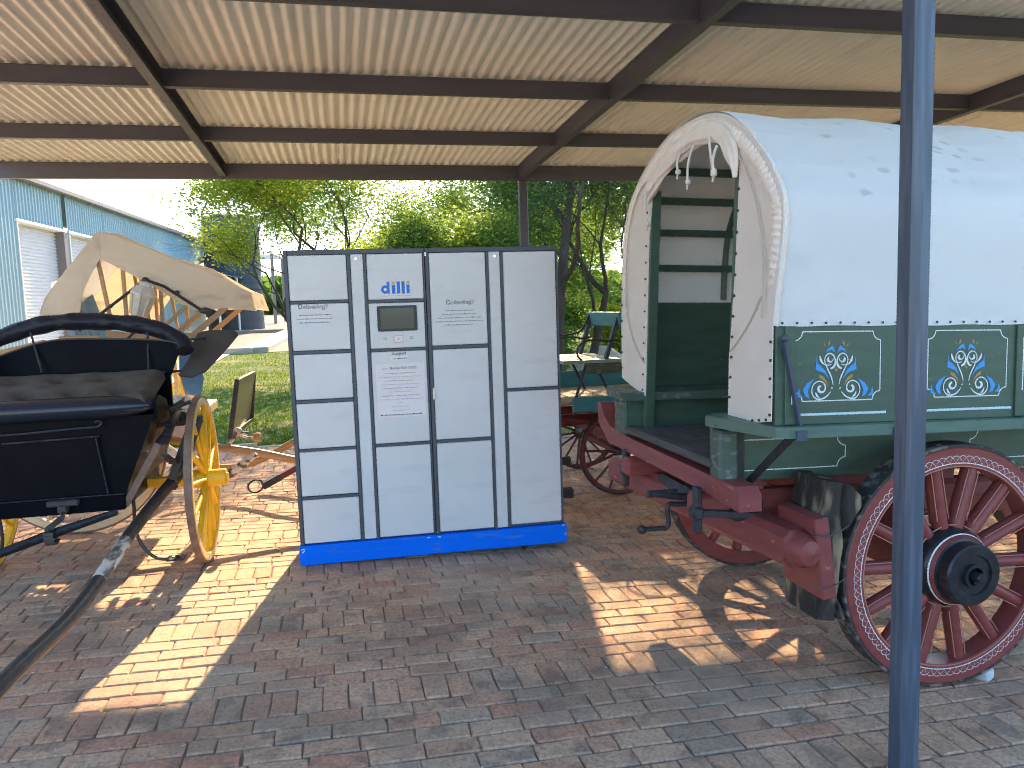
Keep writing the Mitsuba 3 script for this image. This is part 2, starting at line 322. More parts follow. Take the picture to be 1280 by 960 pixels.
put('dirt_yard', sheet(np.r_[-60, -30, np.linspace(-20, -3.4, 18)], np.r_[-60, -30, -10, -2, 4, 9, np.linspace(10, 25.9, 20)], -.012), 'm_yard', smooth=True, kind='structure', label='bare tan ground left of the carts before the shed')
put('dirt_yard', sheet(np.r_[np.linspace(-3.395, 20, 24), 40, 80], np.r_[-60, -30, -15, -8, -4, -1.51], -.012), 'm_bounce_ground', smooth=True, kind='structure', label='added unseen ground in front of the carport, darkened to cut bounce light')  # added out of view; steers bounce light onto roof and carts
kb = MB()
def tp(x, y, dz=0): return np.array([x, y, terr(x, y)+dz])
for a, b in (((-9, 27.6), (-2.7, 26.0)), ((-2.7, 26.0), (-2.0, 41.5))):
    kb.bar(tp(*a, .02), tp(*b, .02), .9 if a[0] == -2.7 else .5, .26, ch=.02)
put('kerb', kb, 'm_concrete', kind='structure', label='pale concrete kerb turning along the yard beyond the lawn')
# grass blades
def blades(xs, ys, h, w, key_z=-.035):
    n = len(xs); a = rng.random(n)*2*np.pi; lean = rng.normal(0, .4, (n, 2)); hh = h*(.5+rng.random(n)); z = terr(xs, ys)+key_z
    b = np.stack([xs, ys, z], -1); dx = np.stack([np.cos(a), np.sin(a), 0*a], -1)*(w*(.6+.8*rng.random(n)))[:, None]
    top = b+np.stack([lean[:, 0]*hh, lean[:, 1]*hh, hh], -1)
    return np.stack([b-dx, b+dx, top], 1).reshape(-1, 3), np.arange(3*n).reshape(-1, 3), np.repeat(rng.random((n, 1)), 3, 0)
ng = 85000
gy = 9.44+16.2*rng.random(ng)**1.7; gx = -7+17*rng.random(ng)
den = meshkit.fbm(np.stack([gx*.8, gy*.8, gx*0], -1), 3)
gx_ok = gx > -3.3
keep = gx_ok & (den+rng.normal(0, .10, ng) > .42) & ~((gx < -2.2) & (gy > 25.3))
v, f, u = blades(gx[keep], gy[keep], .055, .008)
shade = np.clip(u[:, 0]*.5+np.repeat(den[keep], 3)*.8, 0, 1)
put('grass', (v, f), 'm_grass', uv=np.stack([shade, shade], -1), kind='stuff', label='short sunlit lawn grass behind the paving')

# ---------------------------------------------------------------- carport
cp = thing('carport', 'steel carport roof of corrugated sheets on dark beams over the carts', 'carport')
def zs(y): return 3.0763+.0235*(8.2-y)
PITCHC, AMP = .0762, .0108
RY0, RY1 = 1.62, 8.52
for k in range(-5, 15):  # unseen left and right ends sized to steer bounce light
    x0 = k*.762+.70; nx = 12*10+8
    xs = x0+np.linspace(0, .762+.05, nx); ys = np.array([RY0, 3.3, 5., 6.7, RY1])
    off = .0022*(k % 2)
    X, Y = np.meshgrid(xs, ys, indexing='ij')
    V = []
    for t in (0, .0012):
        Z = zs(Y)+AMP*np.cos(2*np.pi*(X-.70)/PITCHC)+off+t
        V.append(np.stack([X, Y, Z], -1).reshape(-1, 3))
    b = len(ys); i, j = np.meshgrid(np.arange(nx-1), np.arange(b-1), indexing='ij'); i, j = i.ravel(), j.ravel()
    q = np.stack([i*b+j, (i+1)*b+j, (i+1)*b+j+1, i*b+j+1], 1)
    put('roof_sheet', MB().add(V[0], q).add(V[1], q[:, ::-1]), 'm_roof', cp, smooth=True)
RX = [-3.16, -1.06, 1.97, 5.0, 8.03, 11.06]
for x in RX[1:]:
    m = MB()
    y0, y1 = RY0+.1, 8.2
    def rp(xa, xb, za, zb):  # a sloped plank of the C section
        v = []
        for yy in (y0, y1):
            zt = zs(yy)-.0105
            v += [(xa, yy, zt+za), (xb, yy, zt+za), (xb, yy, zt+zb), (xa, yy, zt+zb)]
        m.add(v, [(0, 1, 2, 3), (4, 7, 6, 5), (0, 4, 5, 1), (1, 5, 6, 2), (2, 6, 7, 3), (3, 7, 4, 0)])
    rp(x, x+.007, -.132, 0); rp(x+.007, x+.062, -.132, -.125); rp(x+.007, x+.062, -.007, 0)
    put('rafter', m, 'm_steel', cp)
for y in (6.78, 5.36, 3.94, 2.52):
    for a, b in zip(RX[:-1], RX[1:]):
        m = MB(); zt = zs(y+.02)-.0100
        m.box(a+.064, b-.002, y, y+.006, zt-.112, zt, .001); m.box(a+.064, b-.002, y+.006, y+.05, zt-.112, zt-.107, .001); m.box(a+.064, b-.002, y+.006, y+.05, zt-.005, zt, .001)
        m.box(a+.064, b-.002, y-.010, y-.0005, zt-.1135, zt-.108, .001)
        put('purlin', m, 'm_steel', cp)
for a, b in zip(RX[:-1], RX[1:]):
    m = MB(); m.box(a+.03, b+.028, 8.2, 8.262, 2.915, 3.0645, .003)
    put('eave_beam', m, 'm_steel', cp)
    m = MB(); m.box(a+.03, b+.028, 2.14, 2.20, 3.05, 3.19, .003)
    put('front_beam', m, 'm_steel', cp)
for x in (2.02, 8.06):
    m = MB(); m.box(x-.045, x+.045, 8.19, 8.28, gz(x)-.1, 2.915, .010); put('rear_post', m, 'm_steel', cp)
for x in (1.828, 8.06):
    m = MB(); m.box(x-.037, x+.037, 2.132, 2.206, gz(x)-.1, 3.05, .009)
    put('front_post', m, 'm_post', cp, smooth=40)

# ---------------------------------------------------------------- parcel locker
lk = thing('parcel_locker', 'white parcel locker with dark frame and blue plinth between the carts', 'parcel locker')
LA, LT = np.array([-.305, 4.863, 0]), -.034
LU, LN, LZ = np.array([math.cos(LT), math.sin(LT), 0]), np.array([-math.sin(LT), math.cos(LT), 0]), np.array([0, 0, 1.])
def L(u, v, w): return LA+u*LU+v*LN+w*LZ
def lbox(m, u0, u1, v0, v1, w0, w1, ch=.002):
    return m.obox(L((u0+u1)/2, (v0+v1)/2, (w0+w1)/2), (LU, LN, LZ), (u1-u0, v1-v0, w1-w0), ch)
for a, b in ((0, .8485), (.8515, 1.70)):
    m = MB(); lbox(m, a, b, .022, .52, .126, 1.952, .004); put('cabinet', m, 'm_lframe', lk)
# raised frame bars between the doors
fr = MB()
def frame_bars(cols, rows_of):
    pass
doors = [('A', .0255, .3735, [(1.646, 1.921), (1.342, 1.628), (1.040, 1.320), (.735, 1.018), (.434, .716), (.133, .413)]),
         ('B', .4925, .8365, [(1.639, 1.921), (1.337, 1.620), (.738, 1.318), (.135, .718)]),
         ('C', .8755, 1.2325, [(1.341, 1.921), (.740, 1.318), (.137, .718)]),
         ('D', 1.3445, 1.6875, [(1.046, 1.919), (.145, 1.027)])]
fb = MB()
def lb(u0, u1, w0, w1): lbox(fb, u0+.0006, u1-.0006, .0, .0215, w0, w1, .0025)
lb(0, .0245, .126, 1.952); lb(.0245, .8485, 1.9225, 1.952); lb(.8375, .8485, .126, 1.9225); lb(.3745, .396, .126, 1.9225); lb(.4725, .4915, .126, 1.9225)
for w0, w1 in ((1.629, 1.645), (1.321, 1.341), (1.019, 1.039), (.717, .734), (.414, .433)): lb(.0245, .3745, w0, w1)
for w0, w1 in ((1.621, 1.638), (1.319, 1.336), (.719, .737)): lb(.4915, .8375, w0, w1)
put('door_frame', fb, 'm_lframe', lk)
fb = MB()
lb(.8515, .8745, .126, 1.952); lb(.8745, 1.70, 1.9225, 1.952); lb(1.6885, 1.70, .126, 1.9225); lb(1.2335, 1.252, .126, 1.9225); lb(1.3245, 1.3435, .126, 1.9225)
for w0, w1 in ((1.319, 1.340), (.719, .739)): lb(.8745, 1.2335, w0, w1)
lb(1.3435, 1.6885, 1.028, 1.045)
put('door_frame', fb, 'm_lframe', lk)
dl = {('A', 0): 'top left locker door, plain', ('A', 1): 'locker door headed Delivering? with three small text lines', ('B', 0): 'locker door with blue and orange logo',
      ('B', 1): 'control panel with dark touch screen', ('B', 2): 'door with pale notice sheet and Support sticker', ('C', 0): 'tall door headed Collecting? with five small text lines', ('D', 0): 'tallest locker door, upper right'}
dk = {}
for c, u0, u1, rws in doors:
    for i, (w0, w1) in enumerate(rws):
        jr = random.Random(hash((u0, w0)) if False else int(u0*1000+w0*100)); ja, jb = jr.uniform(-.0007, .0007), jr.uniform(-.0012, .0012)
        m = MB(); lbox(m, u0+.0016+ja, u1-.0016+ja, .0046+jr.uniform(-.0004, .0012)*((c, i) not in dl), .0215, w0+.0016+jb*.5, w1-.0016+jb*.5, .003)
        dk[c, i] = put('control_panel' if (c, i) == ('B', 1) else 'door', m, 'm_white', lk, label=dl.get((c, i)))
for u0, u1, lu in ((.397, .4715, .431), (1.253, 1.3235, 1.291)):
    m = MB(); lbox(m, u0, u1, .006, .0215, .133, 1.9215, .002); s = put('service_strip', m, 'm_white', lk)
    m = MB(); m.lathe([(.0, .009), (.009, .009), (.011, .006), (.011, 0)], L(lu, .006, 1.893), -LN, 16); k = put('keyhole', m, 'm_chrome', s)
m = MB(); lbox(m, -.006, 1.716, -.014, .53, .001, .124, .004); pl = put('plinth', m, 'm_blue', lk)
for u in (1.22, 1.46):
    for v in (.12, .42): put('shim', lbox(MB(), u, u+.2, v-.04, v+.04, -.0535-.0075*(u > 1.3), .0005, .003), 'm_deck', lk)
m = MB()
for u, w, t in ((.015, .105, .2), (.018, .09, .8), (.80, .113, .1), (.868, .112, 0), (1.69, .12, .2), (1.705, .06, 1.3)): m.obox(L(u, -.0145, w), np.array([math.cos(t)*LU+math.sin(t)*LZ, LN, -math.sin(t)*LU+math.cos(t)*LZ]), (.02, .002, .006), .0005)
put('scratch', m, 'm_line', pl)
# screen, speaker holes, reader, handle
P = dk['B', 1]
def round_rect(w, h, r): return Polygon([(-w/2+r, -h/2+r), (w/2-r, -h/2+r), (w/2-r, h/2-r), (-w/2+r, h/2-r)]).buffer(r, 6)
m = MB(); m.prism(round_rect(.246, .158, .010).difference(round_rect(.206, .128, .004)), .010, L(.665, .006, 1.522), (LU, LZ, -LN)); sc = put('screen_bezel', m, 'm_black', P)
m = MB(); m.prism(round_rect(.2062, .1282, .003), .006, L(.665, .006, 1.522), (LU, LZ, -LN)); put('screen', m, 'm_screen', P)
m = MB()
for u in (.585, .748):
    for a in (-.008, 0, .008):
        for b in (-.005, .005): m.lathe([(0, .0012), (.0028, .0012), (.0028, 0)], L(u+a, .0049, 1.398+b), -LN, 8)
put('speaker_hole', m, 'm_ink', P)
m = MB(); m.prism(round_rect(.056, .042, .003), .004, L(.667, .0052, 1.394), (LU, LZ, -LN)); rd = put('card_reader', m, 'm_paper', P)
m = MB(); m.prism(round_rect(.058, .044, .003).difference(round_rect(.053, .039, .002)), .0045, L(.667, .0052, 1.394), (LU, LZ, -LN)); m.lathe([(0, .0015), (.005, .0015), (.005, 0)], L(.667, .0012, 1.394), -LN, 12); put('reader_mark', m, 'm_salmon', P)
m = MB(); lbox(m, .866, .879, -.010, .0, 1.002, 1.076, .004); put('handle', m, 'm_chrome', lk)
for q in ((.8505, .8575, 1.90, 1.925), (.853, .859, .132, .146)): put('latch', lbox(MB(), q[0], q[1], -.006, .0, q[2], q[3], .002), 'm_chrome', lk)
# lettering
def text(m, s, h, u, w, bold=False, center=False, v=.0049):
    t = meshkit.text_mesh(s, h, .0008, bold); uu = t.vertices[:, 0]
    if center: u = u-(uu.max()+uu.min())/2
    ww = t.vertices
    m.add(L(0, 0, 0)+np.outer(u+ww[:, 0], LU)+np.outer(w+ww[:, 1], LZ)-np.outer(ww[:, 2]-v, LN), t.faces)
    return u+uu.max()
def greek(m, u0, u1, w, h, v=.0049, seed=0):
    r = random.Random(seed); u = u0
    while u < u1:
        l = min(r.uniform(.006, .022), u1-u)
        hh = h*r.uniform(.6, 1.)
        m.add([L(u, v-.0006, w), L(u+l, v-.0006, w), L(u+l, v-.0006, w+hh), L(u, v-.0006, w+hh)], [(0, 1, 2, 3)]); u += l+.0035
m = MB(); e = text(m, 'D', .027, .071, 1.598, True); put('lettering', m, 'm_ink', dk['A', 1])
m = MB(); text(m, 'elivering?', .0235, e+.003, 1.598, True)
for i, (a, b) in enumerate(((.075, .262), (.060, .275), (.072, .255))): greek(m, a, b, 1.557-i*.023, .0055, seed=i)
put('text_lines', m, 'm_greyink', dk['A', 1], kind='stuff')
m = MB(); e = text(m, 'C', .027, .972, 1.598, True); put('lettering', m, 'm_ink', dk['C', 0])
m = MB(); text(m, 'ollecting?', .0235, e+.003, 1.598, True)
for i, (a, b) in enumerate(((.965, 1.15), (.945, 1.165), (.915, 1.195), (.905, 1.212), (.965, 1.14))): greek(m, a, b, 1.556-i*.0225, .0055, seed=10+i)
put('text_lines', m, 'm_greyink', dk['C', 0], kind='stuff')
# logo: d i l l i
bl, orr = Polygon(), []
def ring(cx, cy, r0, r1): return shapely.Point(cx, cy).buffer(r1, 24).difference(shapely.Point(cx, cy).buffer(r0, 24))
lg = [ring(.026, .026, .010, .026), shapely.box(.036, .0, .053, .073)]
for x0, h in ((.068, .052), (.098, .073), (.127, .073), (.157, .052)): lg.append(shapely.box(x0, 0, x0+.018, h).buffer(.001, 2))
m = MB(); m.prism(shapely.union_all(lg), .0012, L(.574, .0050, 1.676), (LU, LZ, -LN)); put('logo_letters', m, 'm_logoblue', dk['B', 0])
m = MB()
for x0 in (.068, .157): m.prism(shapely.box(x0, .058, x0+.018, .073), .0012, L(.574, .0050, 1.676), (LU, LZ, -LN))
greek(m, .576, .752, 1.660, .0045, seed=31); put('logo_dots', m, 'm_orange', dk['B', 0], kind='stuff')
Dn = dk['B', 2]
m = MB(); m.prism(shapely.box(0, 0, .300, .335), .0007, L(.517, .0050, .905), (LU, LZ, -LN)); m.prism(shapely.box(0, 0, .11, .028), .0007, L(.612, .0050, 1.262), (LU, LZ, -LN)); put('notice_sheet', m, 'm_paper', Dn)
m = MB(); text(m, 'Support', .017, .666, 1.294, True, True); text(m, 'B', .017, .603, 1.205, True, v=.0042); greek(m, .535, .800, .915, .007, .0042, 40); put('lettering', m, 'm_ink', Dn)
m = MB(); text(m, 'ucket list 2025', .0155, .620, 1.205, True, v=.0042); greek(m, .557, .590, 1.207, .006, .0042, 41); greek(m, .624, .705, 1.268, .008, .0042, 42); greek(m, .70, .715, 1.27, .006, .0042, 43); put('text_lines', m, 'm_greyink', Dn, kind='stuff')
m = MB(); m2 = MB()
for i, (a, b) in enumerate(((.575, .76), (.527, .80), (.57, .755), (.545, .79), (.555, .775), (.585, .745), (.545, .79), (.53, .81), (.65, .675), (.61, .715), (.61, .72))):
    greek(m2 if i % 2 == 0 and i < 8 else m, a, b, 1.178-i*.0235, .0045, .0042, 50+i)
put('text_lines', m, 'm_lilac', Dn, kind='stuff'); put('text_lines', m2, 'm_sgold', Dn, kind='stuff')

# ---------------------------------------------------------------- spoked wheel
def wheel(parent, c, axis, R, rim_r, rim_w, tyre_t, nsp, sp_hub, sp_rim, hub_prof, mats, hub_r, phase=0., label=None, dish=0., sp_flat=.75):
    """c: centre; axis: outward unit vector; sub-parts of parent"""
    w = thing('wheel', None, None, parent=parent)
    if label: tag(w, label)
    d, u, v = frame(axis); c = np.asarray(c, float); h = rim_w/2
    m = MB(); r0, r1 = R-tyre_t-rim_r, R-tyre_t+.0005; b = .006
    m.lathe([(r0, -h+b), (r0, h-b), (r0+b, h), (r1-b, h), (r1, h-b), (r1, -h+b), (r1-b, -h), (r0+b, -h), (r0, -h+b)], c, d, 72)
    put('rim', m, mats['rim'], w, smooth=35)
    m = MB(); t = h-.003
    m.lathe([(R-tyre_t, -t), (R-tyre_t, t), (R-.002, t), (R, t-.003), (R, -t+.003), (R-.002, -t), (R-tyre_t, -t)], c, d, 72)
    put('tyre', m, mats['tyre'], w, smooth=35)
    for i in range(nsp):
        a = phase+2*math.pi*i/nsp; e = math.cos(a)*u+math.sin(a)*v; tt = np.cross(d, e)
        rs = np.array([hub_r*.8, hub_r*1.25, (hub_r+r0)/2, r0-.02, r0+.004]); ws = np.array([sp_hub, sp_hub*1.02, (sp_hub+sp_rim)/2, sp_rim, sp_rim*.95])
        m = MB(); pts = c+rs[:, None]*e+(dish*(1-(rs-hub_r)/(r0-hub_r)))[:, None]*d
        n = 10; A = np.arange(n)*2*math.pi/n+math.pi/n
        V = np.vstack([p+ww/2*(np.cos(A)[:, None]*tt*1.+np.sin(A)[:, None]*d/sp_flat) for p, ww in zip(pts, ws)])
        F = [(k*n+j, k*n+(j+1) % n, (k+1)*n+(j+1) % n, (k+1)*n+j) for k in range(4) for j in range(n)]
        m.add(V, F); put('spoke', m, mats['spoke'], w, smooth=50)
    m = MB(); m.lathe(hub_prof, c, d, 32); put('hub', m, mats['hub'], w, smooth=35)
    return w, (d, u, v)

# ---------------------------------------------------------------- covered wagon
WAGON = True
wg = thing('covered_wagon', 'green and red ox wagon with white canvas cover and painted scrolls', 'covered wagon')
WX0, WX1 = 1.6, 5.75
def wt(v): v = np.array(v, float); v[:, 2] -= .03*(v[:, 0]-1.6); return v
def wput(name, m, mt, parent=wg, **kw): return put(name, m.map(wt), mt, parent, **kw)
prof = spline([(2.618, 1.47), (2.585, 1.65), (2.552, 1.83), (2.553, 1.92), (2.592, 2.0), (2.685, 2.115), (2.85, 2.25), (2.99, 2.325), (3.3, 2.38), (3.615, 2.337), (3.85, 2.242), (4.03, 2.128), (4.13, 1.99), (4.18, 1.8), (4.20, 1.6), (4.205, 1.47)], 120)
pt = np.gradient(prof, axis=0); pt /= np.linalg.norm(pt, axis=1, keepdims=True); pn = np.stack([-pt[:, 1], pt[:, 0]], 1)   # outward: left of travel
if pn[60, 1] < 0: pn = -pn
# cover
xs = np.linspace(WX0, WX1, 150); hoopx = np.arange(1.64, 5.8, .585)
ph = np.abs(((xs-1.64)/.585) % 1-.5)*2
sag = -.016*(1-ph)**1.3
S, X = np.meshgrid(np.arange(120), xs, indexing='ij')
P0 = prof[S]; NN = pn[S]
zz = P0[..., 1]; nearside = P0[..., 0] < 3.4
lap = .006*((zz > 1.93).astype(float)+(zz > 2.05)+(zz > 2.19))
disp = sag[None]*sm(1.5, 1.75, zz)*(.35+.65*sm(2.0, 2.25, zz))+lap+.010*(meshkit.fbm(np.stack([X*2.2, S*.07, X*0], -1), 4)-.5)+.004*(meshkit.fbm(np.stack([X*9+zz*3, zz*7, P0[..., 0]*4], -1), 3)-.5)
V = np.stack([X, P0[..., 0]+NN[..., 0]*disp, P0[..., 1]+NN[..., 1]*disp], -1)
V[0, :, 2] += .002*np.sin(X[0]*21); V[0, :, 1] -= .004
i, j = np.meshgrid(np.arange(119), np.arange(149), indexing='ij'); i, j = i.ravel(), j.ravel()
cov = wput('canvas_cover', MB().add(V.reshape(-1, 3), np.stack([i*150+j, (i+1)*150+j, (i+1)*150+j+1, i*150+j+1], 1)), 'm_canvas', smooth=True, label='white canvas cover with grey paw-like smudges near its top')
# end flaps
outer = np.vstack([[(2.628, 1.105)], prof[:1]*1.0, prof, [(4.21, 1.47), (4.215, 1.14)]])
opening = Polygon([(2.97, .9), (2.953, 1.32), (2.90, 1.69), (2.865, 2.07), (2.875, 2.15), (3.05, 2.26), (3.3, 2.27), (3.55, 2.20), (3.735, 2.12), (3.79, 1.9), (3.885, .9)])
face = Polygon(np.vstack([outer, [(3.9, 1.07), (2.97, 1.045)]])).buffer(0).difference(opening).difference(shapely.box(3.39,2.2,3.392,2.5))
YZX = np.array([(0, 1, 0), (0, 0, 1), (-1, 0, 0)], float)
for g in sorted(face.geoms, key=lambda g: g.centroid.x):
    near_f = g.centroid.x < 3.4
    m = MB().prism(g, .004, (WX0, 0, 0), YZX)
    wput('end_flap', m, 'm_flap', label='cream near canvas end flap' if near_f else 'cream far canvas end flap')
# ruffled hem band round the end
sel = np.arange(0, 120); SS_ = np.linspace(0, 119, 560); pr_ = np.stack([np.interp(SS_, sel, prof[:, k]) for k in (0, 1)], 1); pnn = np.stack([np.interp(SS_, sel, pn[:, k]) for k in (0, 1)], 1)
arc = np.r_[0, np.cumsum(np.linalg.norm(np.diff(pr_, axis=0), axis=1))]
tt = np.linspace(0, 1, 9); A, Tt = np.meshgrid(np.arange(560), tt, indexing='ij')
bulge = np.sin(np.pi*np.clip(Tt*1.02, 0, 1))
rip = np.sin(2*np.pi*arc[A]/.030+1.6*meshkit.noise(np.stack([arc[A]*9, A*0, A*0], -1)))
amp = .25+1.0*sm(1.55, 1.8, pr_[A][..., 1])*(pr_[A][..., 0] < 3.1)
Yb = pr_[A]-pnn[A]*((.105*Tt-.010)[..., None])
Xb = WX0+.014-(.028*bulge*(.35+.65*sm(1.5, 1.75, pr_[A][..., 1]))+.0045*rip*bulge*amp)
V = np.stack([Xb, Yb[..., 0], Yb[..., 1]], -1)
i, j = np.meshgrid(np.arange(559), np.arange(8), indexing='ij'); i, j = i.ravel(), j.ravel()
wput('gathered_hem', MB().add(V.reshape(-1, 3), np.stack([i*9+j, (i+1)*9+j, (i+1)*9+j+1, i*9+j+1], 1)), 'm_hem', smooth=True)
# rolled door
rp_ = spline([(2.868, 2.06), (2.885, 2.15), (2.95, 2.235), (3.1, 2.285), (3.32, 2.275), (3.55, 2.215), (3.68, 2.16), (3.775, 2.085)], 60)
q = np.linspace(0, 1, 90); rp_ = np.stack([np.interp(q, np.linspace(0, 1, 60), rp_[:, k]) for k in (0, 1)], 1)
rt_ = np.gradient(rp_, axis=0); rt_ /= np.linalg.norm(rt_, axis=1, keepdims=True); rn_ = np.stack([-rt_[:, 1], rt_[:, 0]], 1)
rr = (.028+.016*np.sin(np.pi*q)**.7+.004*np.sin(q*23))*(1-.55*(1-sm(0, .14, q))*1.-.3*sm(.93, 1, q))
th = np.linspace(0, 2*np.pi, 37)[:-1]; Q, TH = np.meshgrid(np.arange(90), np.arange(36), indexing='ij')
fold = 1+.20*np.sin(3*th[TH]+5*q[Q]+2*np.sin(q[Q]*9))*np.abs(np.sin(q[Q]*7+1))+.10*np.sin(7*th[TH]-9*q[Q])+.25*(meshkit.fbm(np.stack([q[Q]*26, np.cos(th[TH])*1.5, np.sin(th[TH])*1.5], -1), 3)-.5)
V = np.stack([1.578+.62*rr[Q]*fold*np.sin(th[TH]), rp_[Q][..., 0]+rr[Q]*fold*np.cos(th[TH])*rn_[Q][..., 0], rp_[Q][..., 1]+rr[Q]*fold*np.cos(th[TH])*rn_[Q][..., 1]], -1).reshape(-1, 3)
i, j = np.meshgrid(np.arange(89), np.arange(36), indexing='ij'); i, j = i.ravel(), j.ravel(); j2 = (j+1) % 36
m = MB().add(V, np.stack([i*36+j, (i+1)*36+j, (i+1)*36+j2, i*36+j2], 1))
for e in (0, 89): m.add(np.vstack([V[e*36:(e+1)*36], V[e*36:(e+1)*36].mean(0)]), np.stack([np.arange(36), (np.arange(36)+1) % 36, np.full(36, 36)], 1))
rl = wput('rolled_flap', m, 'm_hem', smooth=50)
for pts in ([(1.575, 2.66, 1.5), (1.582, 2.68, 1.85), (1.583, 2.73, 1.98), (1.583, 2.88, 2.17)], [(1.590, 2.93, 1.36), (1.590, 2.76, 1.50), (1.588, 2.69, 1.58)], [(1.585, 4.09, 1.5), (1.585, 4.06, 1.9), (1.585, 3.98, 2.06), (1.585, 3.8, 2.19)], [(1.590, 3.86, 1.25), (1.588, 4.05, 1.42), (1.586, 4.11, 1.58)]):
    wput('seam', MB().tube(spline(pts, 14), .0035, 5), 'm_seam')
for y, z, l, k in ((3.70, 2.13, .17, .02), (3.30, 2.235, .08, -.01), (3.16, 2.245, .15, -.05), (3.02, 2.25, .16, .05), (2.95, 2.20, .10, -.02)):
    b = np.array([(1.545, y, z), (1.535, y-k*.6, z-l*.4), (1.54, y-k, z-l)]); m = MB().tube(spline(b, 10), .006, 6)
    m.ball(b[2], .014, 1); m.tube([b[2], b[2]+(0, .012, -.03)], .005, 5); wput('tie_cord', m, 'm_rope', smooth=True)
m = MB()
for t in np.arange(WX0+.03, WX1, .062): m.ball((t, 2.607, 1.482), .0048, 1)
for z in np.arange(1.13, 1.46, .07): m.ball((1.594, 2.634-(z-1.1)*.02, z), .006, 1)
for y, z in [(2.963-(z-1.05)*.095, z) for z in np.arange(1.08, 2.08, .085)]: m.ball((1.594, y-.008, z), .0065, 1)
for y, z in [(3.89-(z-1.05)*.105, z) for z in np.arange(1.10, 2.1, .085)]: m.ball((1.594, y+.015, z), .006, 1)
for y in np.arange(2.66, 2.97, .05): m.ball((1.594, y, 1.112-(y-2.63)*.16), .006, 1)
for z in np.arange(1.2, 1.95, .09): m.ball((1.590, 4.203-(z-1.15)*.05, z), .006, 1)
wput('hem_studs', m, 'm_iron', kind='stuff')
# hoops, battens, door jambs
for x in hoopx:
    q = (prof-pn*.020); q = q[(q[:, 0] < 3.4) | (q[:, 1] > 1.565)]; m = MB().tube(np.stack([np.full(len(q), x), q[:, 0], q[:, 1]], 1)[::3], .017, 6); wput('hoop', m, 'm_green')
for yz in ((4.150, 1.77), (4.105, 1.965), (3.99, 2.125), (3.78, 2.245), (3.3, 2.345), (2.86, 2.215), (2.60, 1.96), (2.60, 1.74)):
    m = MB().bar((1.62, *yz), (5.7, *yz), .03, .038); wput('batten', m, 'm_green')
m = MB().bar((1.625, 3.905, .89), (1.625, 3.765, 2.14), .045, .05); wput('door_post', m, 'm_green')
m = MB().bar((1.635, 2.985, .89), (1.635, 2.90, 2.14), .045, .05); wput('door_post', m, 'm_green')
# body
m = MB().box(1.612, 5.75, 2.622, 2.646, 1.088, 1.485); upn = wput('upper_panel', m, 'm_green', label='near green side panel with painted scrolls')
m = MB().box(1.655, 5.75, 4.172, 4.196, 1.088, 1.575); wput('upper_panel', m, 'm_green')
for x in (1.668, 2.225-.052, 2.725, 3.32, 3.92, 4.52, 5.12, 5.7):
    if x < 2.2 and x > 1.7: continue
    m = MB().box(x-.022, x+.022, 2.610, 2.6215, 1.092, 1.47); wput('stile', m, 'm_green')
m = MB().prism([(1.49, 2.96), (1.50, 2.90), (1.56, 2.70), (1.60, 2.60), (1.64, 2.575), (5.8, 2.575), (5.8, 3.0), (1.56, 3.02)], .043, (0, 0, 1.0445), np.eye(3)); wput('side_rail', m, 'm_rail')
m = MB().prism([(1.46, 3.88), (5.8, 3.90), (5.8, 4.26), (1.60, 4.26), (1.50, 4.22)], .043, (0, 0, 1.0445), np.eye(3)); wput('side_rail', m, 'm_green_grey')
m = MB().box(1.512, 5.7, 2.942, 2.965, .802, 1.0425); lon = wput('lower_panel', m, 'm_green')
m = MB().box(1.512, 5.7, 3.945, 3.968, .802, 1.0425); wput('lower_panel', m, 'm_green')
m = MB().box(1.502, 1.59, 2.86, 2.9405, .812, 1.035, .012); wput('corner_post', m, 'm_green_grey')
m = MB().box(1.502, 1.58, 3.97, 4.10, .815, 1.035, .012); wput('corner_post', m, 'm_green_grey')
m = MB().box(1.592, 1.642, 2.905, 2.9405, .80, 1.043, .003); wput('strap', m, 'm_iron')
m = MB().box(1.592, 1.642, 3.97, 4.00, .80, 1.043, .003); wput('strap', m, 'm_iron')
m = MB().bar((1.662, 2.915, .80), (1.70, 2.64, 1.047), .035, .010, up=(1, 0, 0)); wput('rail_brace', m, 'm_iron')
m = MB().bar((1.66, 4.0, .80), (1.62, 4.2, 1.047), .035, .010, up=(1, 0, 0)); wput('rail_brace', m, 'm_iron')
m = MB().bar((1.700, 2.600, 1.092), (1.632, 2.600, 1.415), .026, .012, up=(1, 0, 0)).ball((1.63, 2.592, 1.425), .016, 1); wput('cover_brace', m, 'm_ironblue', smooth=35)
for x in (1.69, 2.115, 2.75, 3.3):
    m = MB().box(x-.022, x+.022, 2.564, 2.574, 1.034, 1.074, .002); wput('bracket', m, 'm_ironblue')
m = MB()
for x in (1.60, 1.74, 1.80, 1.90, 2.0): m.tube([(x, 2.933, 1.02), (x, 2.9415, 1.02)], .008, 8)
wput('bolt_heads', m, 'm_iron', kind='stuff')
for k in range(8):
    y = 2.968+k*.1222; m = MB().box(1.645, 5.7, y, y+.118, .865+.002*(k % 3), .892+.003*((k*7) % 3), .004); wput('floor_plank', m, 'm_deck')
for k, x in enumerate((1.502, 1.575)):
    m = MB().box(x, x+.07, 2.968 if k else 2.95, 3.94, .862, .900-.004*k, .008); wput('floor_plank', m, 'm_deck')
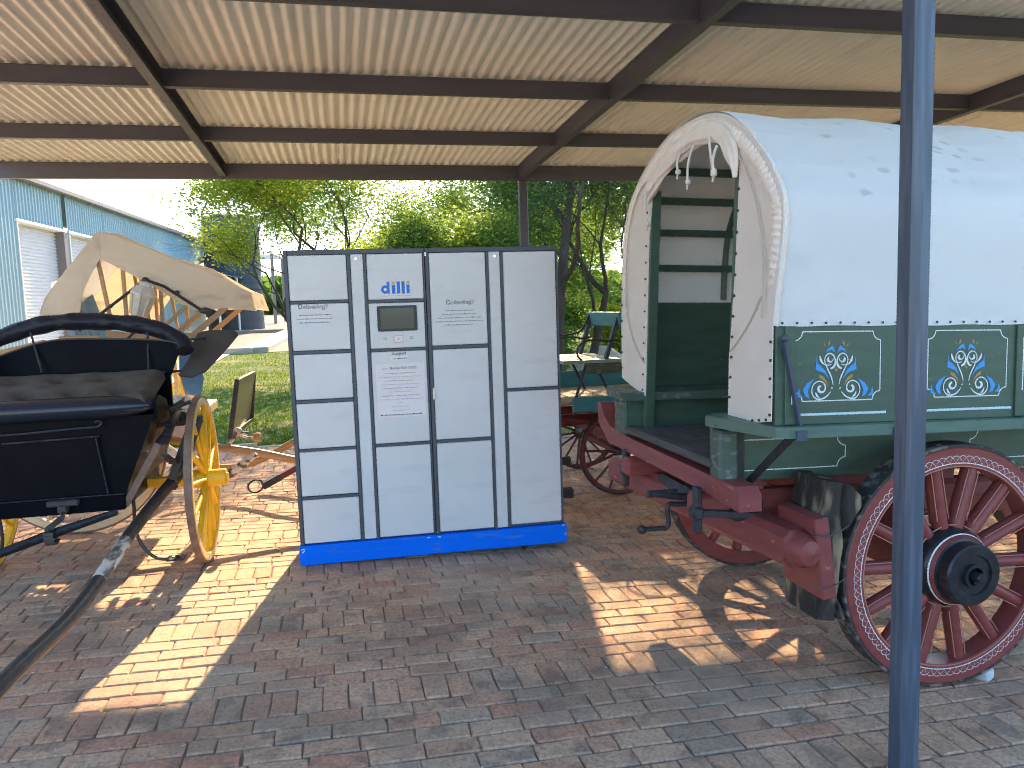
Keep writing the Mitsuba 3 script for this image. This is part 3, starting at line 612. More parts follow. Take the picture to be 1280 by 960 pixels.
# painted pin stripes and scrolls on the panels
def ribbon(m, pts, w, Y, smooth=True, ax=(0, 2), n=None):
    pts = np.asarray(pts, float)
    if smooth: n = n or 6*len(pts); q = spline(pts, n); ww = np.interp(np.linspace(0, 1, n), np.linspace(0, 1, len(np.atleast_1d(w))), np.atleast_1d(w)) if np.ndim(w) else np.full(n, w)
    else: q = pts; ww = np.broadcast_to(w, (len(q),))
    t = np.gradient(q, axis=0); t /= np.linalg.norm(t, axis=1, keepdims=True)+1e-12; nn = np.stack([-t[:, 1], t[:, 0]], 1)
    a, b = q+nn*ww[:, None]/2, q-nn*ww[:, None]/2; k = len(q)
    def three(p): return np.stack([p[:, 0], np.full(len(p), Y), p[:, 1]], 1)
    j = np.arange(k-1)
    return m.add(np.vstack([three(a), three(b)]), np.stack([j, j+1, j+1+k, j+k], 1))
def notched(m, x0, x1, z0, z1, r, Y, w):
    for (cx, cz, a0) in ((x0, z0, 0), (x1, z0, 90), (x1, z1, 180), (x0, z1, 270)):
        a = np.radians(np.linspace(a0, a0+90, 9)); ribbon(m, np.stack([cx+r*np.cos(a), cz+r*np.sin(a)], 1), w, Y, False)
    for p, q in (((x0+r, z0), (x1-r, z0)), ((x0+r, z1), (x1-r, z1)), ((x0, z0+r), (x0, z1-r)), ((x1, z0+r), (x1, z1-r))): ribbon(m, [p, q], w, Y, False)
YP = 2.6208
def wz(x, z): return z+.03*(x-1.6)     # measured heights back to the untilted wagon
pans = [(1.690, 2.067), (2.285, 2.662), (2.88, 3.257), (3.475, 3.852), (4.07, 4.447), (4.665, 5.04)]
for a, b in pans:
    m = MB(); mb = MB(); notched(m, a, b, 1.180, 1.448, .034, YP, .0038); ribbon(mb, [(a-.0, 1.128), (b+.03, 1.128)], [.0095, .0095], YP, False)
    wput('pinstripe', m, 'm_line', upn); wput('pale_stripe', mb, 'm_paleblue', upn)
m = MB()
for z0, z1, x in ((1.17, 1.30, 1.672), (1.20, 1.42, 2.732)): ribbon(m, [(x, z0), (x, z1)], .005, 2.6094, False)
wput('stile_line', m, 'm_line', upn)
for a, b in ((1.575, 2.15), (2.80, 3.5), (3.8, 4.6)): m = MB(); notched(m, a, b, .846, .978, .040, 2.9412, .0042); wput('pinstripe', m, 'm_line', lon)
SC = .00396/12
white = [([(525, 690), (515, 640), (490, 570), (450, 490), (425, 430), (412, 390), (420, 340), (450, 305), (490, 297), (525, 320), (550, 370), (552, 420), (530, 465), (490, 485)], [8, 14, 17, 17, 15, 13, 12, 12, 13, 15, 18, 22, 30, 20]),
         ([(502, 428), (460, 443), (405, 432), (368, 390), (348, 325)], [8, 12, 14, 30, 12]), ([(522, 355), (515, 388), (485, 402), (455, 380), (468, 345)], [8, 10, 18, 34, 14]),
         ([(492, 778), (440, 838), (380, 868), (310, 868), (260, 820), (245, 750), (265, 690), (310, 652), (360, 646), (405, 675), (424, 722), (408, 770), (370, 784), (338, 765), (335, 725), (368, 708)], [8, 15, 18, 20, 17, 14, 13, 13, 13, 13, 14, 16, 20, 26, 34, 20]),
         ([(345, 855), (312, 822), (297, 785)], [10, 26, 14]), ([(500, 733), (518, 733)], [16, 16])]
blue = [[(305, 330), (318, 420), (360, 450), (420, 510), (475, 620), (400, 540), (340, 517), (292, 500), (300, 420)], [(420, 300), (452, 240), (510, 195), (530, 215), (548, 288), (505, 250), (460, 265)], [(278, 610), (228, 690), (195, 770), (215, 858), (160, 830), (128, 750), (180, 670)], [(78, 722), (90, 795), (140, 850), (65, 840), (58, 790)]]
gold = [[(345, 560), (400, 588), (440, 640), (458, 722), (425, 660), (385, 625), (342, 602)], [(403, 160), (432, 205), (424, 214), (398, 180)], [(478, 128), (484, 170), (460, 205), (453, 170)], [(530, 480), (566, 535), (566, 440), (556, 500)]]
for k, (a, b) in enumerate(pans):
    cx, cz = (a+b)/2-.008, 1.258; mw, mbb, mg = MB(), MB(), MB()
    for sgn in (1, -1):
        def tr(q): q = np.asarray(q, float); return np.stack([cx+sgn*(q[:, 0]-565)*SC, cz-(q[:, 1]-640)*SC*.93], 1)
        for pts, w in white: ribbon(mw, tr(pts), np.array(w)*SC, YP-.0012)
        for dst, src in ((mbb, blue), (mg, gold)):
            for pl_ in src: dst.prism(Polygon(tr(pl_)).buffer(0), .0006, (0, YP, 0), np.array([(1, 0, 0), (0, 0, 1), (0, -1, 0)]))
    wput('painted_scroll', mw, 'm_swhite', upn); wput('painted_leaf', mbb, 'm_sblue', upn); wput('painted_bud', mg, 'm_sgold', upn, kind='stuff')
# rear end and undercarriage
m = MB().prism([(2.70, .735), (2.70, .80), (2.73, .832), (3.05, .835), (3.9, .845), (4.15, .862), (4.25, .90), (4.33, .985), (4.38, .98), (4.37, .86), (4.2, .765), (3.0, .752)], .10, (1.60, 0, 0), YZX); wput('end_beam', m, 'm_red')
for y in (2.99, 3.80):
    m = MB().box(1.455, 5.5, y, y+.10, .645, .742, .022); wput('sill_beam', m, 'm_red' if y < 3.3 else 'm_red')
m = MB()
bb0, bb1 = np.array([1.60, 4.34, .585]), np.array([1.76, 2.66, .575])
m.bar(bb0, bb1, .14, .155, ch=.03); m.lathe([(0, .06), (.05, .045), (.072, 0), (.072, -.08)], bb1, bb1-bb0, 16); wput('brake_beam', m, 'm_red', smooth=35)
ax_b = np.array([(1, 0, .12), (0, 1, 0), (-.12, 0, 1)]); ax_b /= np.linalg.norm(ax_b, axis=1)[:, None]
m = MB().obox((1.835, 2.755, .545), ax_b, (.065, .27, .335), .006); wput('brake_block', m, 'm_red', label='red block wired to the charred brake log')
# the charred log follows the tyre
zz_ = np.linspace(.265, .835, 14); right = [(min(2.455-math.sqrt(max(.535**2-(z-.44)**2, 0))-.004, 2.065-.10*max(0, (z-.66)/.175)**2), z) for z in zz_]
left = [(1.868+.015*math.sin(z*9)-.12*(.87-z)*.6, z) for z in zz_[::-1]]
m = MB().prism(Polygon(right+left), .29, (0, 2.935, 0), np.array([(1, 0, 0), (0, 0, 1), (0, -1, 0)]))
lg_ = trimesh.Trimesh(*trimesh.remesh.subdivide_to_size(m.get().vertices, m.get().faces, .016), process=False)
vv = np.array(lg_.vertices); yy = (vv[:, 1]-2.79)/.145; xx = vv[:, 0]
le = np.interp(vv[:, 2], zz_, np.array(left)[::-1, 0]); fr_ = np.clip((xx-le)/.16, 0, 1)
vv[:, 2] -= .035*np.clip((xx-1.9)/.2, 0, 1)*sm(.6, .83, vv[:, 2]); vv[:, 1] = 2.79+.145*yy*np.sqrt(np.clip(1-.45*(1-fr_)**2, .3, 1)); fr2 = yy < -.5; xc_ = 1.955+.010*np.sin(vv[:, 2]*15)-.05*(.86-vv[:, 2])
vv[:, 1] += .008*(meshkit.fbm(vv*np.array([30, 30, 4.]), 3)-.5)+fr2*(.028*np.exp(-((vv[:, 0]-xc_)/.009)**2)+.012*np.exp(-((vv[:, 0]-xc_+.075)/.006)**2)*(vv[:, 2] < .62))
lg_.vertices = vv
key = put('brake_log', lg_, 'm_log', wg, smooth=38, label='dark charred brake log pressed against the near wheel')
for z in (.66, .45):
    m = MB().tube(spline([(1.77, 2.63, z+.0), (1.80, 2.60, z-.012), (1.86, 2.605, z-.01), (1.95, 2.64, z+.01)], 12), .0024, 5); wput('wire', m, 'm_fender')
m = MB().tube([(1.39, 3.36, .662), (1.64, 3.34, .632)], .017, 10)
for k in range(14): m.lathe([(.016, 0), (.021, .004), (.016, .008)], (1.39+k*.011, 3.36, .661), (1, -.08, -.12), 10)
m.box(1.60, 1.68, 3.28, 3.40, .585, .68, .012); cr = wput('brake_screw', m, 'm_iron', smooth=35)
m = MB().tube(np.vstack([[(1.63, 3.35, .602)], spline([(1.52, 3.35, .606), (1.49, 3.35, .60), (1.486, 3.35, .58), (1.492, 3.35, .52), (1.485, 3.35, .497), (1.46, 3.35, .493)], 16), [(1.36, 3.35, .492)]]), .0125, 8).ball((1.355, 3.35, .492), .023, 2); wput('brake_crank', m, 'm_iron', smooth=50)
for (y, x, z) in ((2.98, 1.46, .665), (3.93, 1.50, .655)):
    m = MB().box(x-.016, x+.016, y-.02, y+.02, z-.09, z+.115, .008).bar((x, y, z), (x+.26, y-.03, z-.02), .028, .028).box(x-.03, x+.02, y-.03, y+.03, z-.03, z+.03, .01).box(x+.16, x+.30, y-.03, y+.05, z-.045, z+.05, .01); wput('hook_bolt', m, 'm_iron', smooth=35)
m = MB().prism([(3.2, .60), (3.2, .675), (3.65, .685), (3.72, .67), (3.72, .62)], .02, (1.62, 0, 0), YZX); wput('slot_plate', m, 'm_iron')
AX = 2.458
m = MB().box(AX-.075, AX+.075, 2.86, 4.14, .36, .52, .012); wput('axle_beam', m, 'm_red')
m = MB().box(AX-.07, AX+.07, 2.90, 4.02, .523, .66, .012); wput('bolster', m, 'm_red')
m = MB().box(1.9, 5.2, 3.42, 3.52, .44, .54, .01); wput('reach_pole', m, 'm_red')
for y in (3.02, 3.80): wput('side_sill', MB().box(2.0, 2.8, y, y+.07, .70, .80, .01), 'm_red')
m = MB().box(1.70, 1.78, 2.98, 4.0, .745, .80, .008); wput('cross_member', m, 'm_red')
m = MB(); r = random.Random(4)
for k in range(26):
    a = 2*math.pi*k/13; c = np.array([2.15+.018*k, 3.02+.05*math.sin(k*.7), .60-.10*math.sin(math.pi*k/25)]); e1 = np.array([1, 0, 0]) if k % 2 else np.array([.6, .5, .6])
    d_, s_, u_ = frame(e1, (0, 1, .3) if k % 2 else (1, 0, 0)); b = np.linspace(0, 2*np.pi, 11)[:, None]
    m.tube(c+.020*np.cos(b)*d_+.012*np.sin(b)*s_, .0045, 5, cap=False)
wput('chain', m, 'm_iron')
hub_w = [(0, -.20), (.09, -.20), (.115, -.06), (.155, -.05), (.165, -.02), (.165, .055), (.158, .070), (.152, .080), (.1515, .0805), (.139, .104), (.128, .106), (.128, .158), (.121, .165), (.085, .165), (.080, .155), (.050, .155), (.045, .135), (0, .135)]
wm = dict(rim='m_wheelred', tyre='m_tyre', spoke='m_wheelred', hub='m_hub')
def wagon_wheel(c, out, label=None, lines=True):
    w, (d, u, v) = wheel(wg, c, out, .522, .085, .105, .013, 14, .060, .055, hub_w, wm, .15, phase=math.radians(3), label=label)
    if not lines: return
    c = np.asarray(c, float)
    def ring3(m, r0, r1, h, n=90): m.lathe([(r0, h), (r1, h)], c, d, n)
    h = .0532
    m = MB(); ring3(m, .4405, .4440, h)
    for k in range(88):
        a0 = 2*math.pi*k/88; span = 2*math.pi*2/88; t = np.linspace(0, 1, 11); aa = a0+span*t; rad = .4435+.030*np.sin(np.pi*t)**.8
        for e0, e1 in ((rad-.0011, rad+.0011),):
            A0 = c+h*d+e0[:, None]*(np.cos(aa)[:, None]*u+np.sin(aa)[:, None]*v); A1 = c+h*d+e1[:, None]*(np.cos(aa)[:, None]*u+np.sin(aa)[:, None]*v)
            j = np.arange(10); m.add(np.vstack([A0, A1]), np.stack([j, j+1, j+12, j+11], 1))
    put('lattice_line', m, 'm_line', w)
    m = MB(); ring3(m, .4270, .4305, h)
    for i in range(14):
        a = math.radians(3)+2*math.pi*i/14; e = math.cos(a)*u+math.sin(a)*v; s = np.cross(d, e)
        for sg in (-1, 1): m.bar(c+e*.20+s*sg*.0275+d*.029, c+e*.418+s*sg*.0255+d*.027, .0035, .0035, up=d, ch=.0008)
        a2 = a+math.pi/14; e2 = math.cos(a2)*u+math.sin(a2)*v; s2 = np.cross(d, e2); m.bar(c+e2*.176-s2*.022+d*.034, c+e2*.176+s2*.022+d*.034, .004, .004, up=d, ch=.0008)
    put('orange_line', m, 'm_salmon', w)
    m = MB(); m.lathe([(.1525, .0812), (.149, .0865)], c, d, 48); put('hub_line', m, 'm_line', w)
    m = MB(); m.lathe([(.148, .0875), (.1395, .1045)], c, d, 48); put('hub_band', m, 'm_wheelred', w)
    m = MB(); m.lathe([(0, .205), (.017, .205), (.021, .2), (.021, .135)], c, d, 12).lathe([(.05, .152), (.05, .172), (.036, .172), (.036, .152)], c, d, 24).bar(c+d*.178-u*.03+v*.01, c+d*.178+u*.012-v*.03, .02, .014, up=d); put('axle_nut', m, 'm_hub', w, smooth=35)
wagon_wheel((2.458, 2.703, .430), (0, -1, 0), 'near red wheel with white lattice line on its rim')
wagon_wheel((2.440, 4.290, .432), (0, 1, 0), 'far red wheel seen beneath the wagon', False)
wagon_wheel((4.75, 2.70, .350), (0, -1, 0)); wagon_wheel((4.75, 4.29, .350), (0, 1, 0), None, False)
m = MB().box(4.68, 4.82, 2.86, 4.14, .28, .44, .012).box(4.68, 4.82, 2.95, 4.02, .443, .66, .012); put('axle_beam', m, 'm_red', wg)
# stone chock
m = trimesh.creation.icosphere(subdivisions=2, radius=1.); v = np.array(m.vertices); v = np.sign(v)*np.abs(v)**.45*np.array([.038, .034, .026]); v += .007*(meshkit.noise(v*60)[:, None]-.5); m.vertices = v@np.array([(.9, .43, 0), (-.43, .9, 0), (0, 0, 1)])+np.array([2.665, 2.69, gz(2.665)+.022])
put('wheel_chock', m, 'm_stone', smooth=50, label='small pale grey stone chock behind the near wagon wheel', cat='wheel chock')

# ---------------------------------------------------------------- dogcart (black, yellow wheels)
dc = thing('dogcart', 'black two-wheeled dogcart with yellow wheels and buttoned grey seat cushion', 'dogcart')
hub_y = [(0, -.14), (.045, -.14), (.05, -.10), (.062, -.03), (.066, .0), (.062, .03), (.054, .05), (.054, .135), (.048, .14), (.03, .14), (.028, .15), (0, .15)]
ym = dict(rim='m_yellow', tyre='m_browntyre', spoke='m_yellow', hub='m_yellow')
DW = [(-.868, 5.13), (-2.16, 5.13)]
for (x, y), sx in zip(DW, (1, -1)):
    c = (x-.02*sx, y, gz(x)+.527)
    w, (d, u, v) = wheel(dc, c, (sx, 0, 0), .527, .046, .046, .011, 14, .026, .024, hub_y, ym, .062, phase=.12, label='right yellow wheel of the dogcart' if sx > 0 else 'left yellow wheel of the dogcart', dish=.02)
    m = MB(); cc = np.array(c)
    for h in (.0237,): m.lathe([(.472, h), (.512, h)], cc, d, 72)
    put('rim_face', m, 'm_cream', w)
XC = -1.545
def mirx(x): return 2*XC-x
m = MB()
def hexa(m, f0, f1):
    v = np.array(list(f0)+list(f1), float)
    return m.add(v, [(0, 1, 2, 3), (4, 7, 6, 5), (0, 4, 5, 1), (1, 5, 6, 2), (2, 6, 7, 3), (3, 7, 4, 0)])
zb = .607; hexa(m, [(mirx(-1.21), 4.6, zb), (-1.21, 4.6, zb), (-1.034, 4.62, 1.035), (mirx(-1.034), 4.62, 1.035)], [(mirx(-1.2), 5.5, zb), (-1.2, 5.5, zb), (-1.03, 5.5, 1.035), (mirx(-1.03), 5.5, 1.035)])
put('body', m, 'm_navy', dc)
m = MB().box(mirx(-1.215), -1.215, 4.585, 5.45, .512, .605, .006); put('footboard', m, 'm_navy', dc)
m = MB().bar((mirx(-1.22), 4.578, .606), (-1.21, 4.578, .606), .012, .008).bar((-1.80, 4.592, .925), (-1.315, 4.592, .935), .010, .012).bar((-1.335, 4.590, .93), (-1.292, 4.575, .612), .022, .008, up=(1, 0, 0)); put('trim_strip', m, 'm_leather', dc)
m = MB().bar((-1.225, 4.62, .53), (-1.04, 4.68, .86), .028, .04); put('side_sill', m, 'm_browntyre', dc)
m = MB().tube(spline([(-1.82, 4.565, .975), (-1.5, 4.562, .985), (-1.335, 4.56, .990), (-1.30, 4.56, .999), (-1.292, 4.56, 1.014), (-1.305, 4.56, 1.022), (-1.325, 4.56, 1.016)], 40), .006, 6); put('hand_rod', m, 'm_iron', dc)
# valance and cushion
xs_ = np.linspace(-2.06, -1.01, 40); a = np.linspace(0, np.pi, 12)
V = []
for x in xs_:
    e = 1-abs((x-XC)/.535)**6*.9
    V.append(np.stack([np.full(12, x), 4.60-.085*np.sin(a)*e, 1.092+.064*np.cos(a)*max(e, .3)], 1))
i, j = np.meshgrid(np.arange(39), np.arange(11), indexing='ij'); i, j = i.ravel(), j.ravel()
put('seat_valance', MB().add(np.vstack(V), np.stack([i*12+j, (i+1)*12+j, (i+1)*12+j+1, i*12+j+1], 1)), 'm_blueleather', dc, smooth=True)
gx_, gy_ = np.linspace(-2.04, -1.055, 120), np.linspace(4.555, 5.08, 60)
Xg, Yg = np.meshgrid(gx_, gy_, indexing='ij')
ed = np.minimum.reduce([Xg+2.04, -1.055-Xg, Yg-4.555, 5.08-Yg])
Zg = 1.075+.075*np.sqrt(1-(1-np.clip(ed/.06, 0, 1))**2)+.235*(Yg-4.555)+.012*sm(0, .2, ed)+.006*(meshkit.fbm(np.stack([Xg*9, Yg*9, Xg*0], -1), 3)-.5)
btn = []
for r_, yy in enumerate((4.70, 4.92)):
    for k in range(4):
        bx = -1.94+.24*k+.12*(r_ % 2)
        if -2.0 < bx < -1.1: btn.append((bx, yy)); Zg -= .050*np.exp(-((Xg-bx)**2+(Yg-yy)**2)/.0018)+.026*np.exp(-((Xg-bx)**2+(Yg-yy)**2)/.009)
i, j = np.meshgrid(np.arange(119), np.arange(59), indexing='ij'); i, j = i.ravel(), j.ravel()
cu = put('seat_cushion', MB().add(np.stack([Xg, Yg, Zg], -1).reshape(-1, 3), np.stack([i*60+j, (i+1)*60+j, (i+1)*60+j+1, i*60+j+1], 1)), 'm_cushion', dc, smooth=True, label='grey brown seat cushion with deep buttons')
m = MB()
for bx, by in btn: m.ball((bx, by, Zg[np.abs(gx_-bx).argmin(), np.abs(gy_-by).argmin()]+.001), .010, 1, (1, 1, .5))
put('button', m, 'm_black', cu)
for x in (-1.02, mirx(-1.02)):
    m = MB().prism([(4.55, 1.02), (4.545, 1.12), (4.62, 1.145), (4.80, 1.10), (4.86, 1.02)], .018, (x, 0, 0), np.array([(0, 1, 0), (0, 0, 1), (1, 0, 0)], float)); put('seat_side', m, 'm_navy', dc)
m = MB().box(mirx(-1.03), -1.03, 5.085, 5.115, 1.02, 1.22, .004); put('seat_riser', m, 'm_navy', dc)
# tub back and padded rail
top = spline([(-2.25, 4.62, 1.25), (-2.14, 4.86, 1.30), (-1.99, 5.05, 1.36), (-1.88, 5.12, 1.405), (-1.70, 5.14, 1.452), (-1.485, 5.14, 1.456), (-1.2, 5.13, 1.442), (-1.04, 5.12, 1.425), (-.955, 5.10, 1.40)], 50)
low = top.copy(); low[:, 2] = 1.10; low[:, 0] = XC+(top[:, 0]-XC)*np.linspace(.86, .80, 50); low[:, 1] -= .02
m = MB(); off = np.array([0, .02, 0]); j = np.arange(49)
V = np.vstack([top, low, top+off, low+off]); m.add(V, np.vstack([np.stack([j, j+1, j+51, j+50], 1), np.stack([j+100, j+150, j+151, j+101], 1), np.stack([j, j+100, j+101, j+1], 1)]))
put('seat_back', m, 'm_navy', dc, smooth=30)
m = MB().tube(top+(0, -.004, .003), .0055, 6); put('seat_piping', m, 'm_fender', dc)
rail = spline([(-2.42, 4.55, 1.40), (-2.20, 4.98, 1.42), (-1.995, 5.18, 1.478), (-1.878, 5.20, 1.522), (-1.72, 5.2, 1.558), (-1.455, 5.2, 1.562), (-1.229, 5.2, 1.534), (-1.069, 5.19, 1.486), (-.968, 5.16, 1.420), (-.940, 5.12, 1.362)], 60)
q = np.linspace(0, 1, 60); put('padded_rail', MB().tube(rail, .052+.003*np.sin(q*40)+.003*np.sin(q*73), 14), 'm_leather', dc, smooth=True)
for a, b in (((-1.814, 5.17, 1.52), (-1.732, 5.06, 1.27)), ((-1.158, 5.17, 1.50), (-1.147, 5.06, 1.25))): put('rail_rod', MB().tube([a, b], .007, 6), 'm_iron', dc)
# shafts, swingletree, step
for sx in (1, -1):
    f = (lambda x: x) if sx > 0 else mirx
    p = spline([(f(-1.00), 5.45, .60), (f(-1.03), 5.0, .585), (f(-1.085), 4.55, .510), (f(-1.10), 3.86, .445), (f(-1.10), 3.49, .410), (f(-1.10), 3.15, .407), (f(-1.10), 2.81, .432), (f(-1.10), 2.45, .44), (f(-1.08), 2.1, .42)], 60)
    sh = put('shaft', MB().tube(p, np.linspace(.036, .026, 60), 10), 'm_iron', dc, smooth=True)
    q = p[24:33]; put('worn_band', MB().tube(q, np.linspace(.036, .026, 60)[24:33]+.0015, 10), 'm_worn', sh, smooth=True)
    q = p[8:57]-(0, 0, .017); put('wood_edge', MB().tube(q, .020, 8), 'm_wood', sh, smooth=True)
put('swingletree', MB().tube([(-2.0, 4.4, .315), (-1.784, 4.4, .377), (-1.55, 4.4, .452), (-1.21, 4.4, .547)], [.020, .023, .026, .018], 10), 'm_leather', dc, smooth=True)
m = MB().box(-1.60, -1.44, 4.545, 4.60, .565, .60, .006).box(-1.545, -1.495, 4.535, 4.60, .53, .575, .008); put('strap_bracket', m, 'm_iron', dc)
m = MB()
lp = spline([(-1.52, 4.55, .55), (-1.53, 4.45, .50), (-1.535, 4.36, .475), (-1.535, 4.36, .42), (-1.53, 4.42, .405), (-1.53, 4.45, .47)], 24); m.tube(lp, .020, 6, flat=.25, up=(1, 0, 0))
m = MB()
for k in range(23): m.bar(lp[k], lp[k+1], .045, .008, up=(0, 1, .3) if abs((lp[k+1]-lp[k])[0]) > .03 else (0, 1, 1), ch=.001)
put('leather_strap', m, 'm_fender', dc)
for sx in (1, -1):
    f = (lambda x: x) if sx > 0 else mirx
    m = MB().tube(spline([(f(-1.20), 4.69, .56), (f(-1.203), 4.7, .43), (f(-1.2), 4.7, .35), (f(-1.172), 4.7, .267), (f(-1.117), 4.7, .196), (f(-1.04), 4.7, .173)], 24), .010, 8)
    m.obox((f(-.995), 4.70, .175), np.eye(3), (.10, .085, .012), .003).lathe([(.012, .0), (.02, .004), (.028, 0)], (f(-.995), 4.70, .182), (0, 0, 1), 16); put('step', m, 'm_iron', dc, smooth=35)
    # springs and irons beside the body
    s = np.linspace(-1, 1, 24)
    for k, (zc_, sg) in enumerate(((.80, -1), (.86, 1))):
        m = MB()
        for ly in range(3):
            e = 1-.18*ly; ss = s*e; pts = np.stack([np.full(24, f(-1.0)), 5.13+.50*ss, zc_+sg*(.11*(1-ss**2)+.009*ly)], 1)
            for a_, b_ in zip(pts[:-1], pts[1:]): m.bar(a_, b_, .045, .008, ch=.001)
        put('leaf_spring', m, 'm_iron', dc)
    m = MB().box(f(-1.0)-.045, f(-1.0)+.045, 5.06, 5.20, .90, .99, .012).tube([(f(-1.1), 4.9, .82), (f(-1.02), 5.0, .93), (f(-.86), 5.05, .945)], .014, 8).tube([(f(-1.12), 4.85, .92), (f(-.99), 5.0, .95)], .015, 8).tube([(f(-.90), 4.92, .905), (f(-.905), 4.95, .96), (f(-.86), 5.02, .95)], .018, 8).tube([(f(-1.03), 4.9, 1.02), (f(-.90), 4.95, 1.06)], .012, 8); put('spring_bracket', m, 'm_iron', dc, smooth=35)
    m = MB().bar((f(-.905), 4.9, .90), (f(-1.028), 4.9, .60), .022, .045).obox((f(-1.03), 4.9, .565), np.eye(3), (.06, .06, .05), .008).bar((f(-.85), 4.95, .95), (f(-.96), 4.9, .66), .02, .03); put('stay_iron', m, 'm_iron', dc)
    m = MB().tube([(f(-1.02), 4.9, .62), (f(-.93), 5.0, .80)], .013, 8).bar((f(-1.1), 5.5, .6), (f(-1.05), 5.0, .63), .03, .03); put('stay_rod', m, 'm_worn', dc)
    # wing over the wheel
    poly = np.array([(-.975, 5.10, 1.205), (-.905, 5.08, 1.200), (-.832, 5.12, 1.232), (-.770, 5.22, 1.31), (-.70, 5.34, 1.395), (-.662, 5.42, 1.442), (-.69, 5.46, 1.462), (-.85, 5.46, 1.466), (-.905, 5.44, 1.452), (-.925, 5.36, 1.41), (-.915, 5.28, 1.36), (-.945, 5.18, 1.28)])
    poly[:, 0] = [f(x) for x in poly[:, 0]]
    c0 = poly.mean(0); _, _, vt = np.linalg.svd(poly-c0); e1, e2 = vt[0], vt[1]; nn_ = np.cross(e1, e2)
    pg = Polygon(np.stack([(poly-c0)@e1, (poly-c0)@e2], 1)).buffer(.012).buffer(-.006)
    m = MB().prism(pg, .014, c0-nn_*.007, (e1, e2, nn_)); put('wing', m, 'm_fender', dc, smooth=30)
    m = MB().tube([(f(-1.08), 5.1, 1.235), (f(-.93), 5.15, 1.24)], .009, 6).tube([(f(-.96), 5.17, 1.43), (f(-.86), 5.38, 1.43)], .007, 6); put('wing_rod', m, 'm_iron', dc)
m = MB().bar((-.95, 5.13, .545), (mirx(-.95), 5.13, .545), .055, .055); put('axle', m, 'm_yellow', dc)

# ---------------------------------------------------------------- canopy cart behind it
cc_ = thing('canopy_cart', 'cream hooded two-wheeled cart with tufted blue seat behind the dogcart', 'carriage')
cm = dict(rim='m_cream', tyre='m_browntyre', spoke='m_cream', hub='m_cream')
for y, sy in ((5.93, -1), (7.42, 1)):
    x = -1.86; wheel(cc_, (x, y, gz(x)+.602), (0, sy, 0), .60, .05, .05, .012, 14, .028, .026, hub_y, cm, .065, phase=.2, label='near cream wheel seen below the dogcart' if sy < 0 else None)
m = MB().bar((-1.86, 5.95, .655), (-1.86, 7.40, .655), .055, .055); put('axle', m, 'm_cream', cc_)
HX = [(-2.062, 1.560), (-2.04, 1.66), (-2.000, 1.745), (-1.66, 2.165), (-1.635, 2.190), (-1.60, 2.190), (-.90, 1.882), (-.70, 1.765), (-.635, 1.735), (-.594, 1.603)]
YN, YF = 6.05, 7.12
hp = np.array(HX); n = 26; yy = np.linspace(YN, YF, n)
d_ = np.r_[0, np.cumsum(np.linalg.norm(np.diff(hp, axis=0), axis=1))]; tq = np.sort(np.r_[np.linspace(0, d_[-1], 60), d_]); hq = np.stack([np.interp(tq, d_, hp[:, k]) for k in (0, 1)], 1)
Iq, Jq = np.meshgrid(np.arange(len(hq)), np.arange(n), indexing='ij')
wv = np.sin(np.pi*Jq/(n-1))
V = np.stack([hq[Iq][..., 0]+0*wv, yy[Jq], hq[Iq][..., 1]-.022*wv*np.abs(np.sin(tq[Iq]*4.2))+.012*(meshkit.fbm(np.stack([hq[Iq][..., 0]*4, yy[Jq]*4, 0*wv], -1), 3)-.5)+.035*wv], -1)
i, j = np.meshgrid(np.arange(len(hq)-1), np.arange(n-1), indexing='ij'); i, j = i.ravel(), j.ravel()
hood = put('hood', MB().add(V.reshape(-1, 3), np.stack([i*n+j, (i+1)*n+j, (i+1)*n+j+1, i*n+j+1], 1)), 'm_hood', cc_, smooth=40)
def sidecloth(pts, y, name, seed, bulge=.022):
    pg = Polygon(pts).buffer(.006, 3); m = MB().prism(pg, .0016, (0, y, 0), np.array([(1, 0, 0), (0, 0, 1), (0, -1, 0)])).get()
    for _ in range(5):
        m = m.subdivide() if m.edges_unique_length.max() > .06 else m
    v = np.array(m.vertices); v[:, 1] += bulge*2*(meshkit.fbm(np.stack([v[:, 0]*5, v[:, 2]*5, v[:, 0]*0+seed], -1), 3)-.5); m.vertices = v
    return put(name, m, 'm_hood', cc_, smooth=40)
for y, sd in ((YN-.002, 1), (YF+.002, 7)):
    sidecloth([(-1.655, 2.17), (-1.60, 2.188), (-.90, 1.878), (-.69, 1.758), (-.80, 1.632), (-1.03, 1.62), (-1.33, 1.83), (-1.47, 1.915), (-1.645, 2.02)], y, 'valance', sd)
    sidecloth([(-2.062, 1.56), (-2.04, 1.66), (-2.0, 1.745), (-1.652, 2.17), (-1.628, 2.03), (-1.75, 1.80), (-1.83, 1.52)] if sd == 1 else [(-2.062, 1.56), (-2.0, 1.745), (-1.652, 2.17), (-1.25, 1.95), (-1.52, 1.56), (-1.83, 1.50)], y, 'rear_curtain', sd+2)
    sidecloth([(-.69, 1.762), (-.635, 1.733), (-.594, 1.603), (-.70, 1.620), (-.795, 1.630)], y, 'front_corner', sd+4)
for y in (6.10, 7.07):
    m_ = [((-1.66, 2.0), (-1.60, 1.50)), ((-1.50, 1.94), (-1.50, 1.50)), ((-1.385, 1.88), (-1.345, 1.48)), ((-1.255, 1.82), (-1.26, 1.46)), ((-1.035, 1.70), (-1.31, 1.45)), ((-.945, 1.66), (-1.25, 1.38)), ((-.815, 1.64), (-1.20, 1.33)), ((-.72, 1.70), (-1.13, 1.36))]
    for a, b in m_: put('bow', MB().bar((a[0], y, a[1]), (b[0], y, b[1]), .024, .032, up=(0, 1, 0)), 'm_wood', cc_)
